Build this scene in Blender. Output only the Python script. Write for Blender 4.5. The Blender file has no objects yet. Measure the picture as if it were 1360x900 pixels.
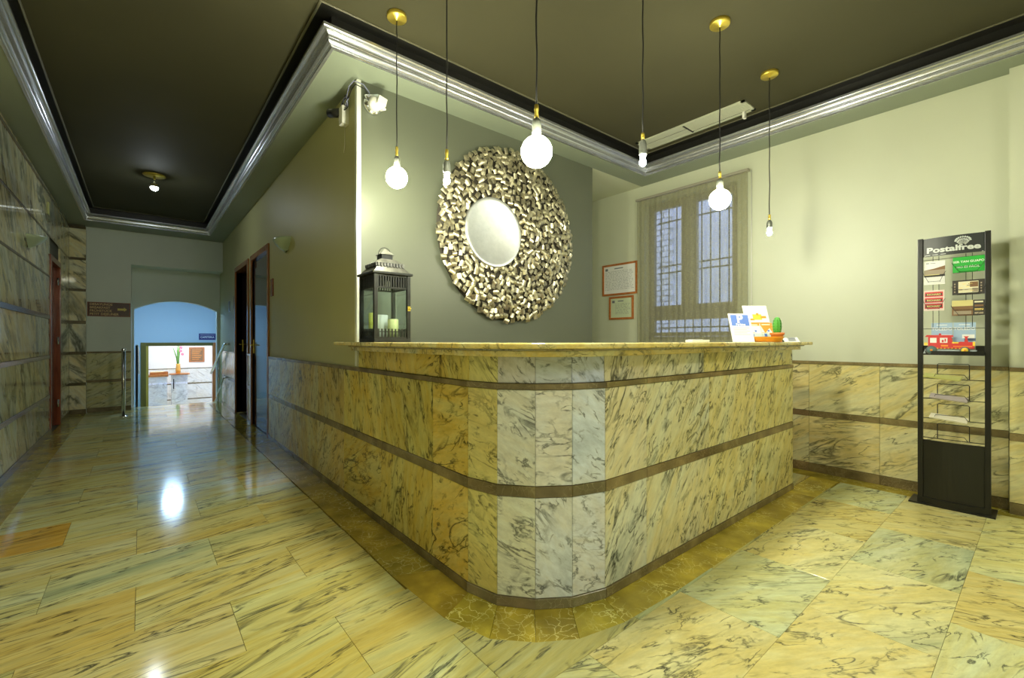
import bpy, bmesh, math, random
from mathutils import Vector, Matrix
random.seed(7)
D = bpy.data
S = bpy.context.scene
COL = S.collection
PI = math.pi

# ------------------------------------------------------------------ camera
EYE = 1.15
cam_d = D.cameras.new('camera'); cam = D.objects.new('camera', cam_d); COL.objects.link(cam)
cam_d.sensor_fit = 'HORIZONTAL'; cam_d.sensor_width = 36
cam_d.lens = 592 / 1360 * 36
cam_d.shift_y = 2 / 1360
cam_d.clip_start = 0.02
cam.location = (0, 0, EYE)
cam.rotation_euler = (PI / 2, 0, -math.radians(39.75))
S.camera = cam
# ------------------------------------------------------------------ exposure
S.view_settings.view_transform = 'Standard'
S.view_settings.look = 'None'
S.view_settings.gamma = 1
S.view_settings.exposure = 0.14
S.view_settings.use_curve_mapping = False
# ------------------------------------------------------------------ sky (blue dusk over the light well)
W = D.worlds.new('dusk_sky'); S.world = W; W.use_nodes = True
W.node_tree.nodes['Background'].inputs[0].default_value = (0.55, 0.60, 0.98, 1)
W.node_tree.nodes['Background'].inputs[1].default_value = 3.2

BULB = 290.0            # radiance of the frosted globe bulbs
BULB_COL = (1.0, 0.98, 0.70)
SPOT = 900.0            # small clear bulbs
FILL = 17.0              # added fill lights, unseen behind the camera

# ================================================================== materials
def nodes_of(name):
    m = D.materials.new(name); m.use_nodes = True
    nt = m.node_tree; b = nt.nodes['Principled BSDF']
    return m, nt, b
def N(nt, t, **kw):
    n = nt.nodes.new(t)
    for k, v in kw.items():
        if k in n.inputs: n.inputs[k].default_value = v
        else: setattr(n, k, v)
    return n
def L(nt, a, b): nt.links.new(a, b)
def ramp(nt, fac, stops, interp='LINEAR'):
    r = nt.nodes.new('ShaderNodeValToRGB'); r.color_ramp.interpolation = interp
    e = r.color_ramp.elements
    while len(e) < len(stops): e.new(0.5)
    for i, (p, c) in enumerate(stops):
        e[i].position = p; e[i].color = (*c, 1) if len(c) == 3 else c
    L(nt, fac, r.inputs[0]); return r
def mixc(nt, fac, a, b, mode='MIX'):
    m = nt.nodes.new('ShaderNodeMix'); m.data_type = 'RGBA'; m.blend_type = mode
    for i, v in ((0, fac), (6, a), (7, b)):
        if isinstance(v, (int, float)): m.inputs[i].default_value = v
        elif isinstance(v, tuple): m.inputs[i].default_value = (*v, 1)
        else: L(nt, v, m.inputs[i])
    return m.outputs[2]
def mth(nt, op, a, b=None, c=None):
    m = nt.nodes.new('ShaderNodeMath'); m.operation = op
    for i, v in enumerate((a, b, c)):
        if v is None: continue
        if isinstance(v, (int, float)): m.inputs[i].default_value = v
        else: L(nt, v, m.inputs[i])
    return m.outputs[0]

def plain(name, col, rough=0.5, metal=0.0, noise=0.0, nscale=8, bump=0.0, spec=0.5, coat=0.0):
    m, nt, b = nodes_of(name)
    b.inputs['Base Color'].default_value = (*col, 1)
    b.inputs['Roughness'].default_value = rough; b.inputs['Metallic'].default_value = metal
    b.inputs['Specular IOR Level'].default_value = spec
    b.inputs['Coat Weight'].default_value = coat
    tc = N(nt, 'ShaderNodeTexCoord')
    if noise > 0:
        n = N(nt, 'ShaderNodeTexNoise', Scale=nscale, Detail=5.0); L(nt, tc.outputs['Object'], n.inputs[0])
        lo = tuple(c * (1 - noise) for c in col); hi = tuple(min(1, c * (1 + noise)) for c in col)
        r = ramp(nt, n.outputs[0], [(0.3, lo), (0.7, hi)]); L(nt, r.outputs[0], b.inputs['Base Color'])
    if bump > 0:
        n2 = N(nt, 'ShaderNodeTexNoise', Scale=nscale * 12, Detail=3.0); L(nt, tc.outputs['Object'], n2.inputs[0])
        bp = N(nt, 'ShaderNodeBump', Strength=bump, Distance=0.002); L(nt, n2.outputs[0], bp.inputs['Height']); L(nt, bp.outputs[0], b.inputs['Normal'])
    return m

def emit(name, col, s):
    m, nt, b = nodes_of(name)
    b.inputs['Base Color'].default_value = (*col, 1)
    b.inputs['Emission Color'].default_value = (*col, 1); b.inputs['Emission Strength'].default_value = s
    return m

def marble(name, angle=0.7, jitter=0.3, light=(0.80, 0.78, 0.66), warm=(0.78, 0.68, 0.42), grey=(0.52, 0.55, 0.50),
           vein=(0.055, 0.06, 0.05), vscale=5.0, vamt=0.85, rough=0.12, stretch=0.22, thick=0.02):
    """polished streaky marble; every slab gets its own piece of the pattern and obj.color as its own tint"""
    m, nt, b = nodes_of(name)
    tc = N(nt, 'ShaderNodeTexCoord'); oi = N(nt, 'ShaderNodeObjectInfo')
    rnd = oi.outputs['Random']
    off = N(nt, 'ShaderNodeCombineXYZ')
    for i, k in enumerate((37.0, 91.0, 53.0)): L(nt, mth(nt, 'MULTIPLY', rnd, k), off.inputs[i])
    ang = mth(nt, 'MULTIPLY_ADD', mth(nt, 'SUBTRACT', mth(nt, 'FRACT', mth(nt, 'MULTIPLY', rnd, 17.3)), 0.5), jitter * 2, -angle)
    rot = N(nt, 'ShaderNodeVectorRotate', rotation_type='Z_AXIS'); L(nt, tc.outputs['Object'], rot.inputs['Vector']); L(nt, ang, rot.inputs['Angle'])
    def coords(sx, sy):
        mp = N(nt, 'ShaderNodeVectorMath', operation='MULTIPLY'); L(nt, rot.outputs[0], mp.inputs[0]); mp.inputs[1].default_value = (sx, sy, sy)
        ad = N(nt, 'ShaderNodeVectorMath', operation='ADD'); L(nt, mp.outputs[0], ad.inputs[0]); L(nt, off.outputs[0], ad.inputs[1])
        return ad.outputs[0]
    c1 = coords(stretch, 1.0)
    base = N(nt, 'ShaderNodeTexNoise', Scale=3.2, Detail=7.0, Roughness=0.62, Distortion=0.5); L(nt, c1, base.inputs[0])
    rb = ramp(nt, base.outputs[0], [(0.28, grey), (0.42, light), (0.55, warm), (0.66, light), (0.8, grey)])
    fine = N(nt, 'ShaderNodeTexNoise', Scale=38.0, Detail=4.0, Roughness=0.7); L(nt, c1, fine.inputs[0])
    rf = ramp(nt, fine.outputs[0], [(0.3, (0.72, 0.72, 0.72)), (0.65, (1, 1, 1))])
    col = mixc(nt, 0.8, rb.outputs[0], rf.outputs[0], 'MULTIPLY')
    def veins(scale, th, lo, hi, dist, st, seed):
        cc = coords(st, 1.0)
        n = N(nt, 'ShaderNodeTexNoise', Scale=scale, Detail=6.0, Roughness=0.55, Distortion=dist); L(nt, cc, n.inputs[0])
        a = mth(nt, 'ABSOLUTE', mth(nt, 'SUBTRACT', n.outputs[0], 0.5))
        line = N(nt, 'ShaderNodeMapRange'); L(nt, a, line.inputs[0]); line.inputs[1].default_value = th; line.inputs[2].default_value = 0.0
        g = N(nt, 'ShaderNodeTexNoise', Scale=scale * 0.9 + seed, Detail=3.0); L(nt, coords(st * 1.3, 0.8), g.inputs[0])
        gate = N(nt, 'ShaderNodeMapRange'); L(nt, g.outputs[0], gate.inputs[0]); gate.inputs[1].default_value = lo; gate.inputs[2].default_value = hi
        return mth(nt, 'MULTIPLY', line.outputs[0], gate.outputs[0])
    v1 = veins(vscale, thick, 0.42, 0.62, 0.9, stretch * 0.9, 1.1)
    v2 = veins(vscale * 2.6, thick * 1.5, 0.48, 0.60, 0.6, stretch * 1.2, 2.3)
    v = mth(nt, 'MULTIPLY', mth(nt, 'MAXIMUM', v1, mth(nt, 'MULTIPLY', v2, 0.95)), vamt)
    col = mixc(nt, v, col, vein)
    col = mixc(nt, 1.0, col, oi.outputs['Color'], 'MULTIPLY')
    L(nt, col, b.inputs['Base Color'])
    b.inputs['Roughness'].default_value = rough
    return m

def emperador(name, base=(0.17, 0.115, 0.04), lite=(0.46, 0.36, 0.14), rough=0.14, scale=9.0, amt=0.75):
    """brown marble crossed by a net of pale cracks"""
    m, nt, b = nodes_of(name)
    tc = N(nt, 'ShaderNodeTexCoord'); oi = N(nt, 'ShaderNodeObjectInfo'); rnd = oi.outputs['Random']
    off = N(nt, 'ShaderNodeCombineXYZ')
    for i, k in enumerate((41.0, 67.0, 23.0)): L(nt, mth(nt, 'MULTIPLY', rnd, k), off.inputs[i])
    ad = N(nt, 'ShaderNodeVectorMath', operation='ADD'); L(nt, tc.outputs['Object'], ad.inputs[0]); L(nt, off.outputs[0], ad.inputs[1])
    n = N(nt, 'ShaderNodeTexNoise', Scale=7.0, Detail=5.0); L(nt, ad.outputs[0], n.inputs[0])
    w = mixc(nt, 0.18, ad.outputs[0], n.outputs[1])
    vo = N(nt, 'ShaderNodeTexVoronoi', feature='DISTANCE_TO_EDGE', Scale=scale); L(nt, w, vo.inputs[0])
    crack = N(nt, 'ShaderNodeMapRange'); L(nt, vo.outputs[0], crack.inputs[0]); crack.inputs[1].default_value = 0.05; crack.inputs[2].default_value = 0.0
    g = N(nt, 'ShaderNodeTexNoise', Scale=5.0, Detail=4.0); L(nt, ad.outputs[0], g.inputs[0])
    gate = N(nt, 'ShaderNodeMapRange'); L(nt, g.outputs[0], gate.inputs[0]); gate.inputs[1].default_value = 0.42; gate.inputs[2].default_value = 0.62
    f = mth(nt, 'MULTIPLY', mth(nt, 'MULTIPLY', crack.outputs[0], gate.outputs[0]), amt)
    r = ramp(nt, n.outputs[0], [(0.3, tuple(c * 0.6 for c in base)), (0.55, base), (0.75, tuple(c * 1.5 for c in base))])
    col = mixc(nt, f, r.outputs[0], lite)
    col = mixc(nt, 1.0, col, oi.outputs['Color'], 'MULTIPLY')
    L(nt, col, b.inputs['Base Color']); b.inputs['Roughness'].default_value = rough
    return m

def wood(name, c1, c2, rough=0.35, scale=3.0):
    m, nt, b = nodes_of(name)
    tc = N(nt, 'ShaderNodeTexCoord')
    mp = N(nt, 'ShaderNodeMapping'); mp.inputs['Scale'].default_value = (12, 12, 1.0); L(nt, tc.outputs['Object'], mp.inputs[0])
    n = N(nt, 'ShaderNodeTexNoise', Scale=scale, Detail=6.0, Distortion=0.6); L(nt, mp.outputs[0], n.inputs[0])
    r = ramp(nt, n.outputs[0], [(0.3, c1), (0.7, c2)]); L(nt, r.outputs[0], b.inputs['Base Color'])
    b.inputs['Roughness'].default_value = rough
    return m

def clear_glass(name, tint=(0.9, 0.95, 0.95), refl=0.1, rough=0.02):
    m, nt, b = nodes_of(name); nt.nodes.remove(b)
    out = nt.nodes['Material Output']
    t = N(nt, 'ShaderNodeBsdfTransparent', Color=(*tint, 1)); g = N(nt, 'ShaderNodeBsdfGlossy', Color=(1, 1, 1, 1), Roughness=rough)
    fr = N(nt, 'ShaderNodeLayerWeight', Blend=0.5)
    mx = N(nt, 'ShaderNodeMixShader'); L(nt, mth(nt, 'MULTIPLY_ADD', mth(nt, 'POWER', fr.outputs['Facing'], 4.0), 0.7, 0.04), mx.inputs[0])
    L(nt, t.outputs[0], mx.inputs[1]); L(nt, g.outputs[0], mx.inputs[2]); L(nt, mx.outputs[0], out.inputs[0])
    return m

def sheer(name, col, alpha=0.55):
    m, nt, b = nodes_of(name); nt.nodes.remove(b)
    out = nt.nodes['Material Output']; tc = N(nt, 'ShaderNodeTexCoord')
    w1 = N(nt, 'ShaderNodeTexNoise', Scale=1.0, Detail=3.0)
    mp = N(nt, 'ShaderNodeMapping'); mp.inputs['Scale'].default_value = (30, 30, 420); L(nt, tc.outputs['Object'], mp.inputs[0]); L(nt, mp.outputs[0], w1.inputs[0])
    w2 = N(nt, 'ShaderNodeTexNoise', Scale=1.0, Detail=3.0)
    mp2 = N(nt, 'ShaderNodeMapping'); mp2.inputs['Scale'].default_value = (420, 420, 18); L(nt, tc.outputs['Object'], mp2.inputs[0]); L(nt, mp2.outputs[0], w2.inputs[0])
    wv = mth(nt, 'MULTIPLY', mth(nt, 'ADD', w1.outputs[0], w2.outputs[0]), 0.5)
    r = ramp(nt, wv, [(0.35, tuple(c * 0.75 for c in col)), (0.65, tuple(min(1, c * 1.3) for c in col))])
    d = N(nt, 'ShaderNodeBsdfDiffuse'); L(nt, r.outputs[0], d.inputs[0])
    tl = N(nt, 'ShaderNodeBsdfTranslucent'); L(nt, r.outputs[0], tl.inputs[0])
    ms = N(nt, 'ShaderNodeMixShader'); ms.inputs[0].default_value = 0.3; L(nt, d.outputs[0], ms.inputs[1]); L(nt, tl.outputs[0], ms.inputs[2])
    t = N(nt, 'ShaderNodeBsdfTransparent', Color=(1, 1, 1, 1))
    mx = N(nt, 'ShaderNodeMixShader')
    af = N(nt, 'ShaderNodeMapRange'); L(nt, wv, af.inputs[0]); af.inputs[1].default_value = 0.3; af.inputs[2].default_value = 0.7; af.inputs[3].default_value = alpha - 0.12; af.inputs[4].default_value = alpha + 0.12
    L(nt, af.outputs[0], mx.inputs[0]); L(nt, t.outputs[0], mx.inputs[1]); L(nt, ms.outputs[0], mx.inputs[2]); L(nt, mx.outputs[0], out.inputs[0])
    return m

M = {}
M['floor'] = marble('floor_marble', angle=0.16, jitter=0.12, light=(0.70, 0.70, 0.40), warm=(0.66, 0.56, 0.20), grey=(0.38, 0.45, 0.30), vscale=7.0, rough=0.12, stretch=0.13, thick=0.022, vamt=1.0)
M['floor_front'] = marble('floor_marble_front', angle=-0.65, jitter=0.45, light=(0.80, 0.79, 0.48), warm=(0.76, 0.68, 0.31), grey=(0.50, 0.54, 0.36), vscale=5.6, rough=0.13, stretch=0.28, thick=0.020, vamt=0.95)
M['counter'] = marble('counter_marble', angle=0.95, jitter=0.12, vscale=9.0, rough=0.16, stretch=0.30, thick=0.034, vamt=1.0, vein=(0.03, 0.035, 0.025))
M['counter_left'] = marble('counter_marble_left', angle=1.0, jitter=0.9, vscale=7.0, rough=0.16, stretch=0.34, thick=0.030, warm=(0.76, 0.62, 0.32), vamt=1.0, vein=(0.03, 0.032, 0.02))
M['curve'] = marble('curve_marble', angle=-0.5, jitter=0.5, vscale=7.0, rough=0.16, stretch=0.42, thick=0.030, warm=(0.76, 0.73, 0.66), light=(0.80, 0.82, 0.84), grey=(0.50, 0.54, 0.58), vein=(0.03, 0.035, 0.04))
M['wallmarble'] = marble('wall_marble', angle=0.45, jitter=0.25, vscale=5.0, rough=0.14, stretch=0.24, thick=0.024)
M['leftmarble'] = marble('left_wall_marble', angle=-0.75, jitter=0.5, vscale=2.6, rough=0.05, stretch=0.28, thick=0.05, grey=(0.30, 0.34, 0.33), vamt=0.9)
M['top'] = marble('countertop_marble', angle=0.1, jitter=0.1, vscale=6.0, rough=0.08, stretch=0.5, thick=0.022, light=(0.86, 0.82, 0.62), warm=(0.84, 0.68, 0.30))
M['brown_floor'] = emperador('brown_floor_marble', base=(0.42, 0.335, 0.05), lite=(0.80, 0.74, 0.32), scale=22, amt=1.0)
M['brown'] = emperador('brown_band_marble', base=(0.20, 0.155, 0.085), lite=(0.42, 0.35, 0.22), scale=30, amt=0.5, rough=0.18)
M['grout'] = plain('grout', (0.12, 0.11, 0.07), 0.9)
M['cream'] = plain('cream_paint', (0.57, 0.60, 0.45), 0.55, noise=0.03, nscale=1.5, bump=0.05)
M['cream_dim'] = plain('cream_grey_paint', (0.66, 0.72, 0.66), 0.5, noise=0.04, nscale=1.5, bump=0.05)
M['olive'] = plain('beige_paint', (0.46, 0.45, 0.21), 0.5, noise=0.03, nscale=1.5, bump=0.05)
M['greygreen'] = plain('grey_green_paint', (0.110, 0.122, 0.086), 0.42, noise=0.05, nscale=1.2, bump=0.08)
M['soffit'] = plain('soffit_grey_paint', (0.25, 0.29, 0.22), 0.45, noise=0.04, nscale=1.5)
M['black_ceiling'] = plain('black_ceiling_paint', (0.062, 0.059, 0.032), 0.75, noise=0.1, nscale=0.8, spec=0.2)
M['silver'] = plain('silver_cornice', (0.50, 0.52, 0.56), 0.27, 0.8, noise=0.05, nscale=20)
M['bead'] = plain('corner_bead', (0.72, 0.74, 0.68), 0.3, 0.1)
M['red_wood'] = wood('red_wood', (0.14, 0.028, 0.012), (0.28, 0.062, 0.022), 0.25)
M['brown_wood'] = wood('brown_wood', (0.20, 0.07, 0.015), (0.34, 0.13, 0.04), 0.25)
M['dark_wood'] = wood('dark_wood', (0.022, 0.012, 0.012), (0.04, 0.02, 0.018), 0.08)
M['orange_wood'] = wood('orange_wood', (0.36, 0.11, 0.02), (0.55, 0.20, 0.05), 0.3)
M['brass'] = plain('brass', (0.85, 0.66, 0.12), 0.3, 0.85)
M['chrome'] = plain('chrome', (0.75, 0.77, 0.8), 0.12, 1.0)
M['black'] = plain('black_metal', (0.012, 0.012, 0.011), 0.3, 0.2)
M['black_satin'] = plain('black_panel', (0.010, 0.010, 0.009), 0.35)
M['cord'] = plain('black_cord', (0.01, 0.01, 0.01), 0.6)
M['wire'] = plain('dark_wire', (0.03, 0.035, 0.03), 0.3, 0.8)
M['socket'] = plain('grey_socket', (0.14, 0.15, 0.13), 0.35, 0.3)
M['lantern'] = plain('lantern_metal', (0.035, 0.037, 0.032), 0.4, 0.6, noise=0.3, nscale=20)
M['lantern_roof'] = plain('lantern_roof_metal', (0.16, 0.16, 0.14), 0.35, 0.7, noise=0.3, nscale=25)
M['glass'] = clear_glass('clear_glass')
M['pale_glass'] = plain('pale_glass', (0.42, 0.52, 0.40), 0.25, spec=0.6)
M['bulb'] = emit('bulb_glow', BULB_COL, BULB)
M['spot'] = emit('small_bulb_glow', (0.95, 0.97, 1.0), SPOT)
M['white'] = plain('white_plastic', (0.78, 0.78, 0.72), 0.35)
M['paper'] = plain('paper', (0.82, 0.83, 0.80), 0.6)
M['ink'] = plain('grey_ink', (0.16, 0.18, 0.19), 0.7)
M['blue'] = plain('blue_print', (0.10, 0.20, 0.62), 0.4)
M['chips'] = plain('pale_brass_leaf', (0.62, 0.57, 0.40), 0.30, 0.85, noise=0.5, nscale=26)
M['backing'] = plain('dark_backing', (0.03, 0.025, 0.015), 0.7)

# ================================================================== geometry helpers
class B:
    def __init__(s): s.v = []; s.f = []; s.mi = []; s.sm = []; s.mats = []
    def slot(s, m):
        if m not in s.mats: s.mats.append(m)
        return s.mats.index(m)
    def add(s, vs, fs, m, smooth=False, T=None):
        o = len(s.v)
        s.v += [tuple(T @ Vector(p)) if T else tuple(p) for p in vs]
        k = s.slot(m)
        for f in fs: s.f.append([i + o for i in f]); s.mi.append(k); s.sm.append(smooth)
        return s
    def box(s, lo, hi, m, T=None, ch=0):
        (x0, y0, z0), (x1, y1, z1) = lo, hi
        if ch <= 0:
            vs = [(x0, y0, z0), (x1, y0, z0), (x1, y1, z0), (x0, y1, z0), (x0, y0, z1), (x1, y0, z1), (x1, y1, z1), (x0, y1, z1)]
            fs = [(3, 2, 1, 0), (4, 5, 6, 7), (0, 1, 5, 4), (1, 2, 6, 5), (2, 3, 7, 6), (3, 0, 4, 7)]
            return s.add(vs, fs, m, False, T)
        bm = bmesh.new(); bmesh.ops.create_cube(bm, size=1)
        for v in bm.verts: v.co = ((x0 + x1) / 2 + v.co.x * (x1 - x0), (y0 + y1) / 2 + v.co.y * (y1 - y0), (z0 + z1) / 2 + v.co.z * (z1 - z0))
        bmesh.ops.bevel(bm, geom=list(bm.edges), offset=ch, segments=2, affect='EDGES', profile=0.7)
        bm.verts.index_update()
        s.add([v.co.copy() for v in bm.verts], [[v.index for v in f.verts] for f in bm.faces], m, False, T); bm.free(); return s
    def tube(s, pts, r, m, n=8, T=None, caps=True):
        pts = [Vector(p) for p in pts]; vs = []; fs = []
        rs = r if isinstance(r, (list, tuple)) else [r] * len(pts)
        up = None
        for i, p in enumerate(pts):
            d = ((pts[min(i + 1, len(pts) - 1)] - pts[max(i - 1, 0)])).normalized()
            if up is None:
                a = Vector((0, 0, 1)) if abs(d.z) < 0.9 else Vector((1, 0, 0))
            else: a = up
            x = (a - d * a.dot(d)).normalized(); y = d.cross(x); up = x
            for k in range(n):
                t = 2 * PI * k / n; vs.append(p + (x * math.cos(t) + y * math.sin(t)) * rs[i])
        for i in range(len(pts) - 1):
            for k in range(n):
                a, b = i * n + k, i * n + (k + 1) % n; fs.append((a, b, b + n, a + n))
        if caps: fs.append(tuple(range(n - 1, -1, -1))); fs.append(tuple((len(pts) - 1) * n + k for k in range(n)))
        return s.add(vs, fs, m, True, T)
    def lathe(s, prof, m, n=24, T=None, smooth=True):
        vs = []; fs = []
        for (r, z) in prof:
            for k in range(n): t = 2 * PI * k / n; vs.append((max(r, 1e-5) * math.cos(t), max(r, 1e-5) * math.sin(t), z))
        for i in range(len(prof) - 1):
            for k in range(n):
                a, b = i * n + k, i * n + (k + 1) % n; fs.append((a, b, b + n, a + n))
        fs.append(tuple(range(n - 1, -1, -1))); fs.append(tuple((len(prof) - 1) * n + k for k in range(n)))
        return s.add(vs, fs, m, smooth, T)
    def prism(s, poly, z0, z1, m, T=None):
        n = len(poly)
        vs = [(x, y, z0) for x, y in poly] + [(x, y, z1) for x, y in poly]
        fs = [tuple(range(n - 1, -1, -1)), tuple(range(n, 2 * n))] + [(i, (i + 1) % n, n + (i + 1) % n, n + i) for i in range(n)]
        return s.add(vs, fs, m, False, T)
    def sphere(s, c, r, m, n=20, sc=(1, 1, 1), T=None):
        prof = []
        vs = []; fs = []; h = n // 2
        for i in range(h + 1):
            a = PI * i / h
            for k in range(n): t = 2 * PI * k / n; vs.append((c[0] + r * sc[0] * math.sin(a) * math.cos(t), c[1] + r * sc[1] * math.sin(a) * math.sin(t), c[2] - r * sc[2] * math.cos(a)))
        for i in range(h):
            for k in range(n): a, b = i * n + k, i * n + (k + 1) % n; fs.append((a, b, b + n, a + n))
        return s.add(vs, fs, m, True, T)
    def mesh(s, name):
        me = D.meshes.new(name); me.from_pydata([tuple(v) for v in s.v], [], s.f)
        for m in s.mats: me.materials.append(m)
        me.polygons.foreach_set('material_index', s.mi); me.polygons.foreach_set('use_smooth', s.sm)
        me.update(); return me
    def ob(s, name, parent=None, T=None, color=None):
        return link(name, s.mesh(name), parent, T, color)

def link(name, me, parent=None, T=None, color=None):
    o = D.objects.new(name, me); COL.objects.link(o)
    if parent: o.parent = parent
    if T is not None: o.matrix_basis = T
    if color: o.color = (*color, 1)
    return o
def thing(name, label, cat, loc=(0, 0, 0), rz=0, group=None, T=None):
    o = D.objects.new(name, None); COL.objects.link(o); o.empty_display_size = 0.1
    o.matrix_basis = T if T is not None else Matrix.Translation(loc) @ Matrix.Rotation(rz, 4, 'Z')
    return tag(o, label, cat, group)
def tag(o, label, cat, group=None):
    o['label'] = label; o['category'] = cat
    if group: o['group'] = group
    return o
def struct(o): o['kind'] = 'structure'; return o
def stuff(o): o['kind'] = 'stuff'; return o
def frame(o, u, v):
    u = Vector(u).normalized(); v = Vector(v).normalized(); n = u.cross(v); o = Vector(o)
    return Matrix(((u.x, v.x, n.x, o.x), (u.y, v.y, n.y, o.y), (u.z, v.z, n.z, o.z), (0, 0, 0, 1)))
NX = ((0, -1, 0), (0, 0, 1))     # a surface that faces -X: u runs towards -Y
PX = ((0, 1, 0), (0, 0, 1))      # faces +X
NY = ((1, 0, 0), (0, 0, 1))      # faces -Y
UP = ((1, 0, 0), (0, 1, 0))
_slabs = {}
def slab_mesh(name, w, h, t, mat, ch=0.0015):
    """chamfered slab, centre origin in its face plane, z from -t to 0 is behind the face"""
    key = (name, round(w, 3), round(h, 3), t, mat.name)
    if key in _slabs: return _slabs[key]
    a, b = w / 2, h / 2; c = ch
    vs = [(-a, -b, -t), (a, -b, -t), (a, b, -t), (-a, b, -t), (-a, -b, -c), (a, -b, -c), (a, b, -c), (-a, b, -c),
          (-a + c, -b + c, 0), (a - c, -b + c, 0), (a - c, b - c, 0), (-a + c, b - c, 0)]
    fs = [(3, 2, 1, 0)]
    for k in (0, 4): fs += [(k + i, k + (i + 1) % 4, k + 4 + (i + 1) % 4, k + 4 + i) for i in range(4)]
    fs.append((8, 9, 10, 11))
    me = B().add(vs, fs, mat).mesh(name); _slabs[key] = me; return me
def slab(name, parent, F, u0, u1, v0, v1, t, mat, gap=0.001, color=(1, 1, 1), out=0.0):
    """a slab lying on frame F between u0..u1, v0..v1; its face stands `out` proud of the frame plane"""
    me = slab_mesh(name, u1 - u0 - 2 * gap, v1 - v0 - 2 * gap, t, mat)
    T = F @ Matrix.Translation(((u0 + u1) / 2, (v0 + v1) / 2, out + random.uniform(-0.0003, 0.0003)))
    return link(name, me, parent, T, color)
def vary(c, a=0.08):
    k = 1 + random.uniform(-a, a); return tuple(max(0, x * k * (1 + random.uniform(-a, a) * 0.35)) for x in c)
def text_mesh(name, s, size, mat, T, parent=None, bold=0.0, depth=0.0008, align='CENTER', space=1.0, sx=1.0):
    cu = D.curves.new(name, 'FONT'); cu.body = s; cu.size = size; cu.extrude = depth; cu.offset = bold
    cu.align_x = align; cu.align_y = 'CENTER'; cu.space_character = space; cu.resolution_u = 3
    tmp = D.objects.new('tmp', cu); COL.objects.link(tmp)
    dg = bpy.context.evaluated_depsgraph_get(); me = D.meshes.new_from_object(tmp.evaluated_get(dg))
    D.objects.remove(tmp); D.curves.remove(cu)
    me.name = name
    for v in me.vertices: v.co.x *= sx
    me.materials.clear(); me.materials.append(mat)
    return link(name, me, parent, T)

ZS, ZC = 2.966, 3.16          # soffit and ceiling heights
XR, XL, XC = 4.55, -0.86, 1.165
YM, YE = 3.07, 9.80
REAR = -2.6

# ================================================================== FLOOR
fl = struct(B().box((XL - 0.2, REAR, -0.12), (XR + 0.2, 9.86, -0.012), M['grout']).ob('floor'))
# counter outline: straight left run, five facets, straight front run
CF = [(1.15, 5.88), (1.15, 1.700), (1.190, 1.533), (1.296, 1.402), (1.430, 1.312), (1.596, 1.265), (3.885, 1.265)]
BO = [(0.95, 9.8), (0.942, 2.05), (0.967, 1.602), (1.032, 1.377), (1.156, 1.247), (1.300, 1.155), (1.519, 1.105), (1.849, 1.09), (4.36, 1.09)]
# outline of the field of pale slabs (everything in front of the brown border)
field = [(-0.672, REAR), (4.36, REAR), (4.36, 1.09)] + BO[::-1][1:] + [(-0.672, 9.8)]
def clip_poly(poly, axis, val, keep_less):
    out = []
    for i in range(len(poly)):
        a, b = poly[i], poly[(i + 1) % len(poly)]
        ia = (a[axis] <= val) == keep_less or a[axis] == val; ib = (b[axis] <= val) == keep_less or b[axis] == val
        if ia: out.append(a)
        if ia != ib:
            t = (val - a[axis]) / (b[axis] - a[axis]); out.append((a[0] + (b[0] - a[0]) * t, a[1] + (b[1] - a[1]) * t))
    return out
def cell(poly, x0, x1, y0, y1):
    for ax, v, less in ((0, x0, False), (0, x1, True), (1, y0, False), (1, y1, True)):
        poly = clip_poly(poly, ax, v, less)
        if len(poly) < 3: return []
    return poly
def area(p): return 0.5 * sum(p[i][0] * p[(i + 1) % len(p)][1] - p[(i + 1) % len(p)][0] * p[i][1] for i in range(len(p)))
def centre(p): return (sum(a[0] for a in p) / len(p), sum(a[1] for a in p) / len(p))
def poly_tile(name, parent, poly, z, t, mat, color, g=0.001):
    if area(poly) < 0: poly = poly[::-1]
    c = centre(poly)
    def shrink(p, d): 
        k = [Vector((c[0] - p[0], c[1] - p[1]))]
        l = k[0].length; return (p[0] - c[0] + k[0].x / l * d, p[1] - c[1] + k[0].y / l * d)
    lo = [shrink(p, g) for p in poly]; hi = [shrink(p, g + 0.0006) for p in poly]; n = len(poly)
    vs = [(x, y, -t) for x, y in lo] + [(x, y, -0.0006) for x, y in lo] + [(x, y, 0) for x, y in hi]
    fs = [tuple(range(n - 1, -1, -1)), tuple(range(2 * n, 3 * n))]
    for k in (0, n): fs += [(k + i, k + (i + 1) % n, k + n + (i + 1) % n, k + n + i) for i in range(n)]
    return B().add(vs, fs, mat).ob(name, parent, Matrix.Translation((c[0], c[1], z + random.uniform(-0.0002, 0.0002))), color)
DY = 0.411
floor_tints = [(0.98, 0.97, 0.80), (0.98, 0.98, 0.88), (0.90, 0.97, 0.95), (1.0, 0.93, 0.66), (0.84, 0.92, 0.88), (0.98, 0.95, 0.76)]
r0 = -7
for r in range(r0, 24):
    y0 = 0.255 + r * DY; y1 = y0 + DY
    ph = 0.30 if r % 2 == 0 else -0.02
    for k in range(-2, 8):
        x0 = ph + (k - 1) * 0.64; x1 = x0 + 0.64
        p = cell(field, x0, x1, max(y0, REAR), min(y1, 9.8))
        if len(p) < 3 or abs(area(p)) < 0.004: continue
        front = (x0 > 0.6 and y0 < 1.0)
        # cells that wrap the concave border corner stay simple enough to be one slab
        tint = vary(random.choice(floor_tints), 0.06)
        if abs(x0 + 0.98) < 0.02 and r == 8: tint = (1.0, 0.70, 0.26)
        poly_tile('floor_tile', fl, p, 0.0, 0.012, M['floor_front'] if front else M['floor'], tint)
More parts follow.
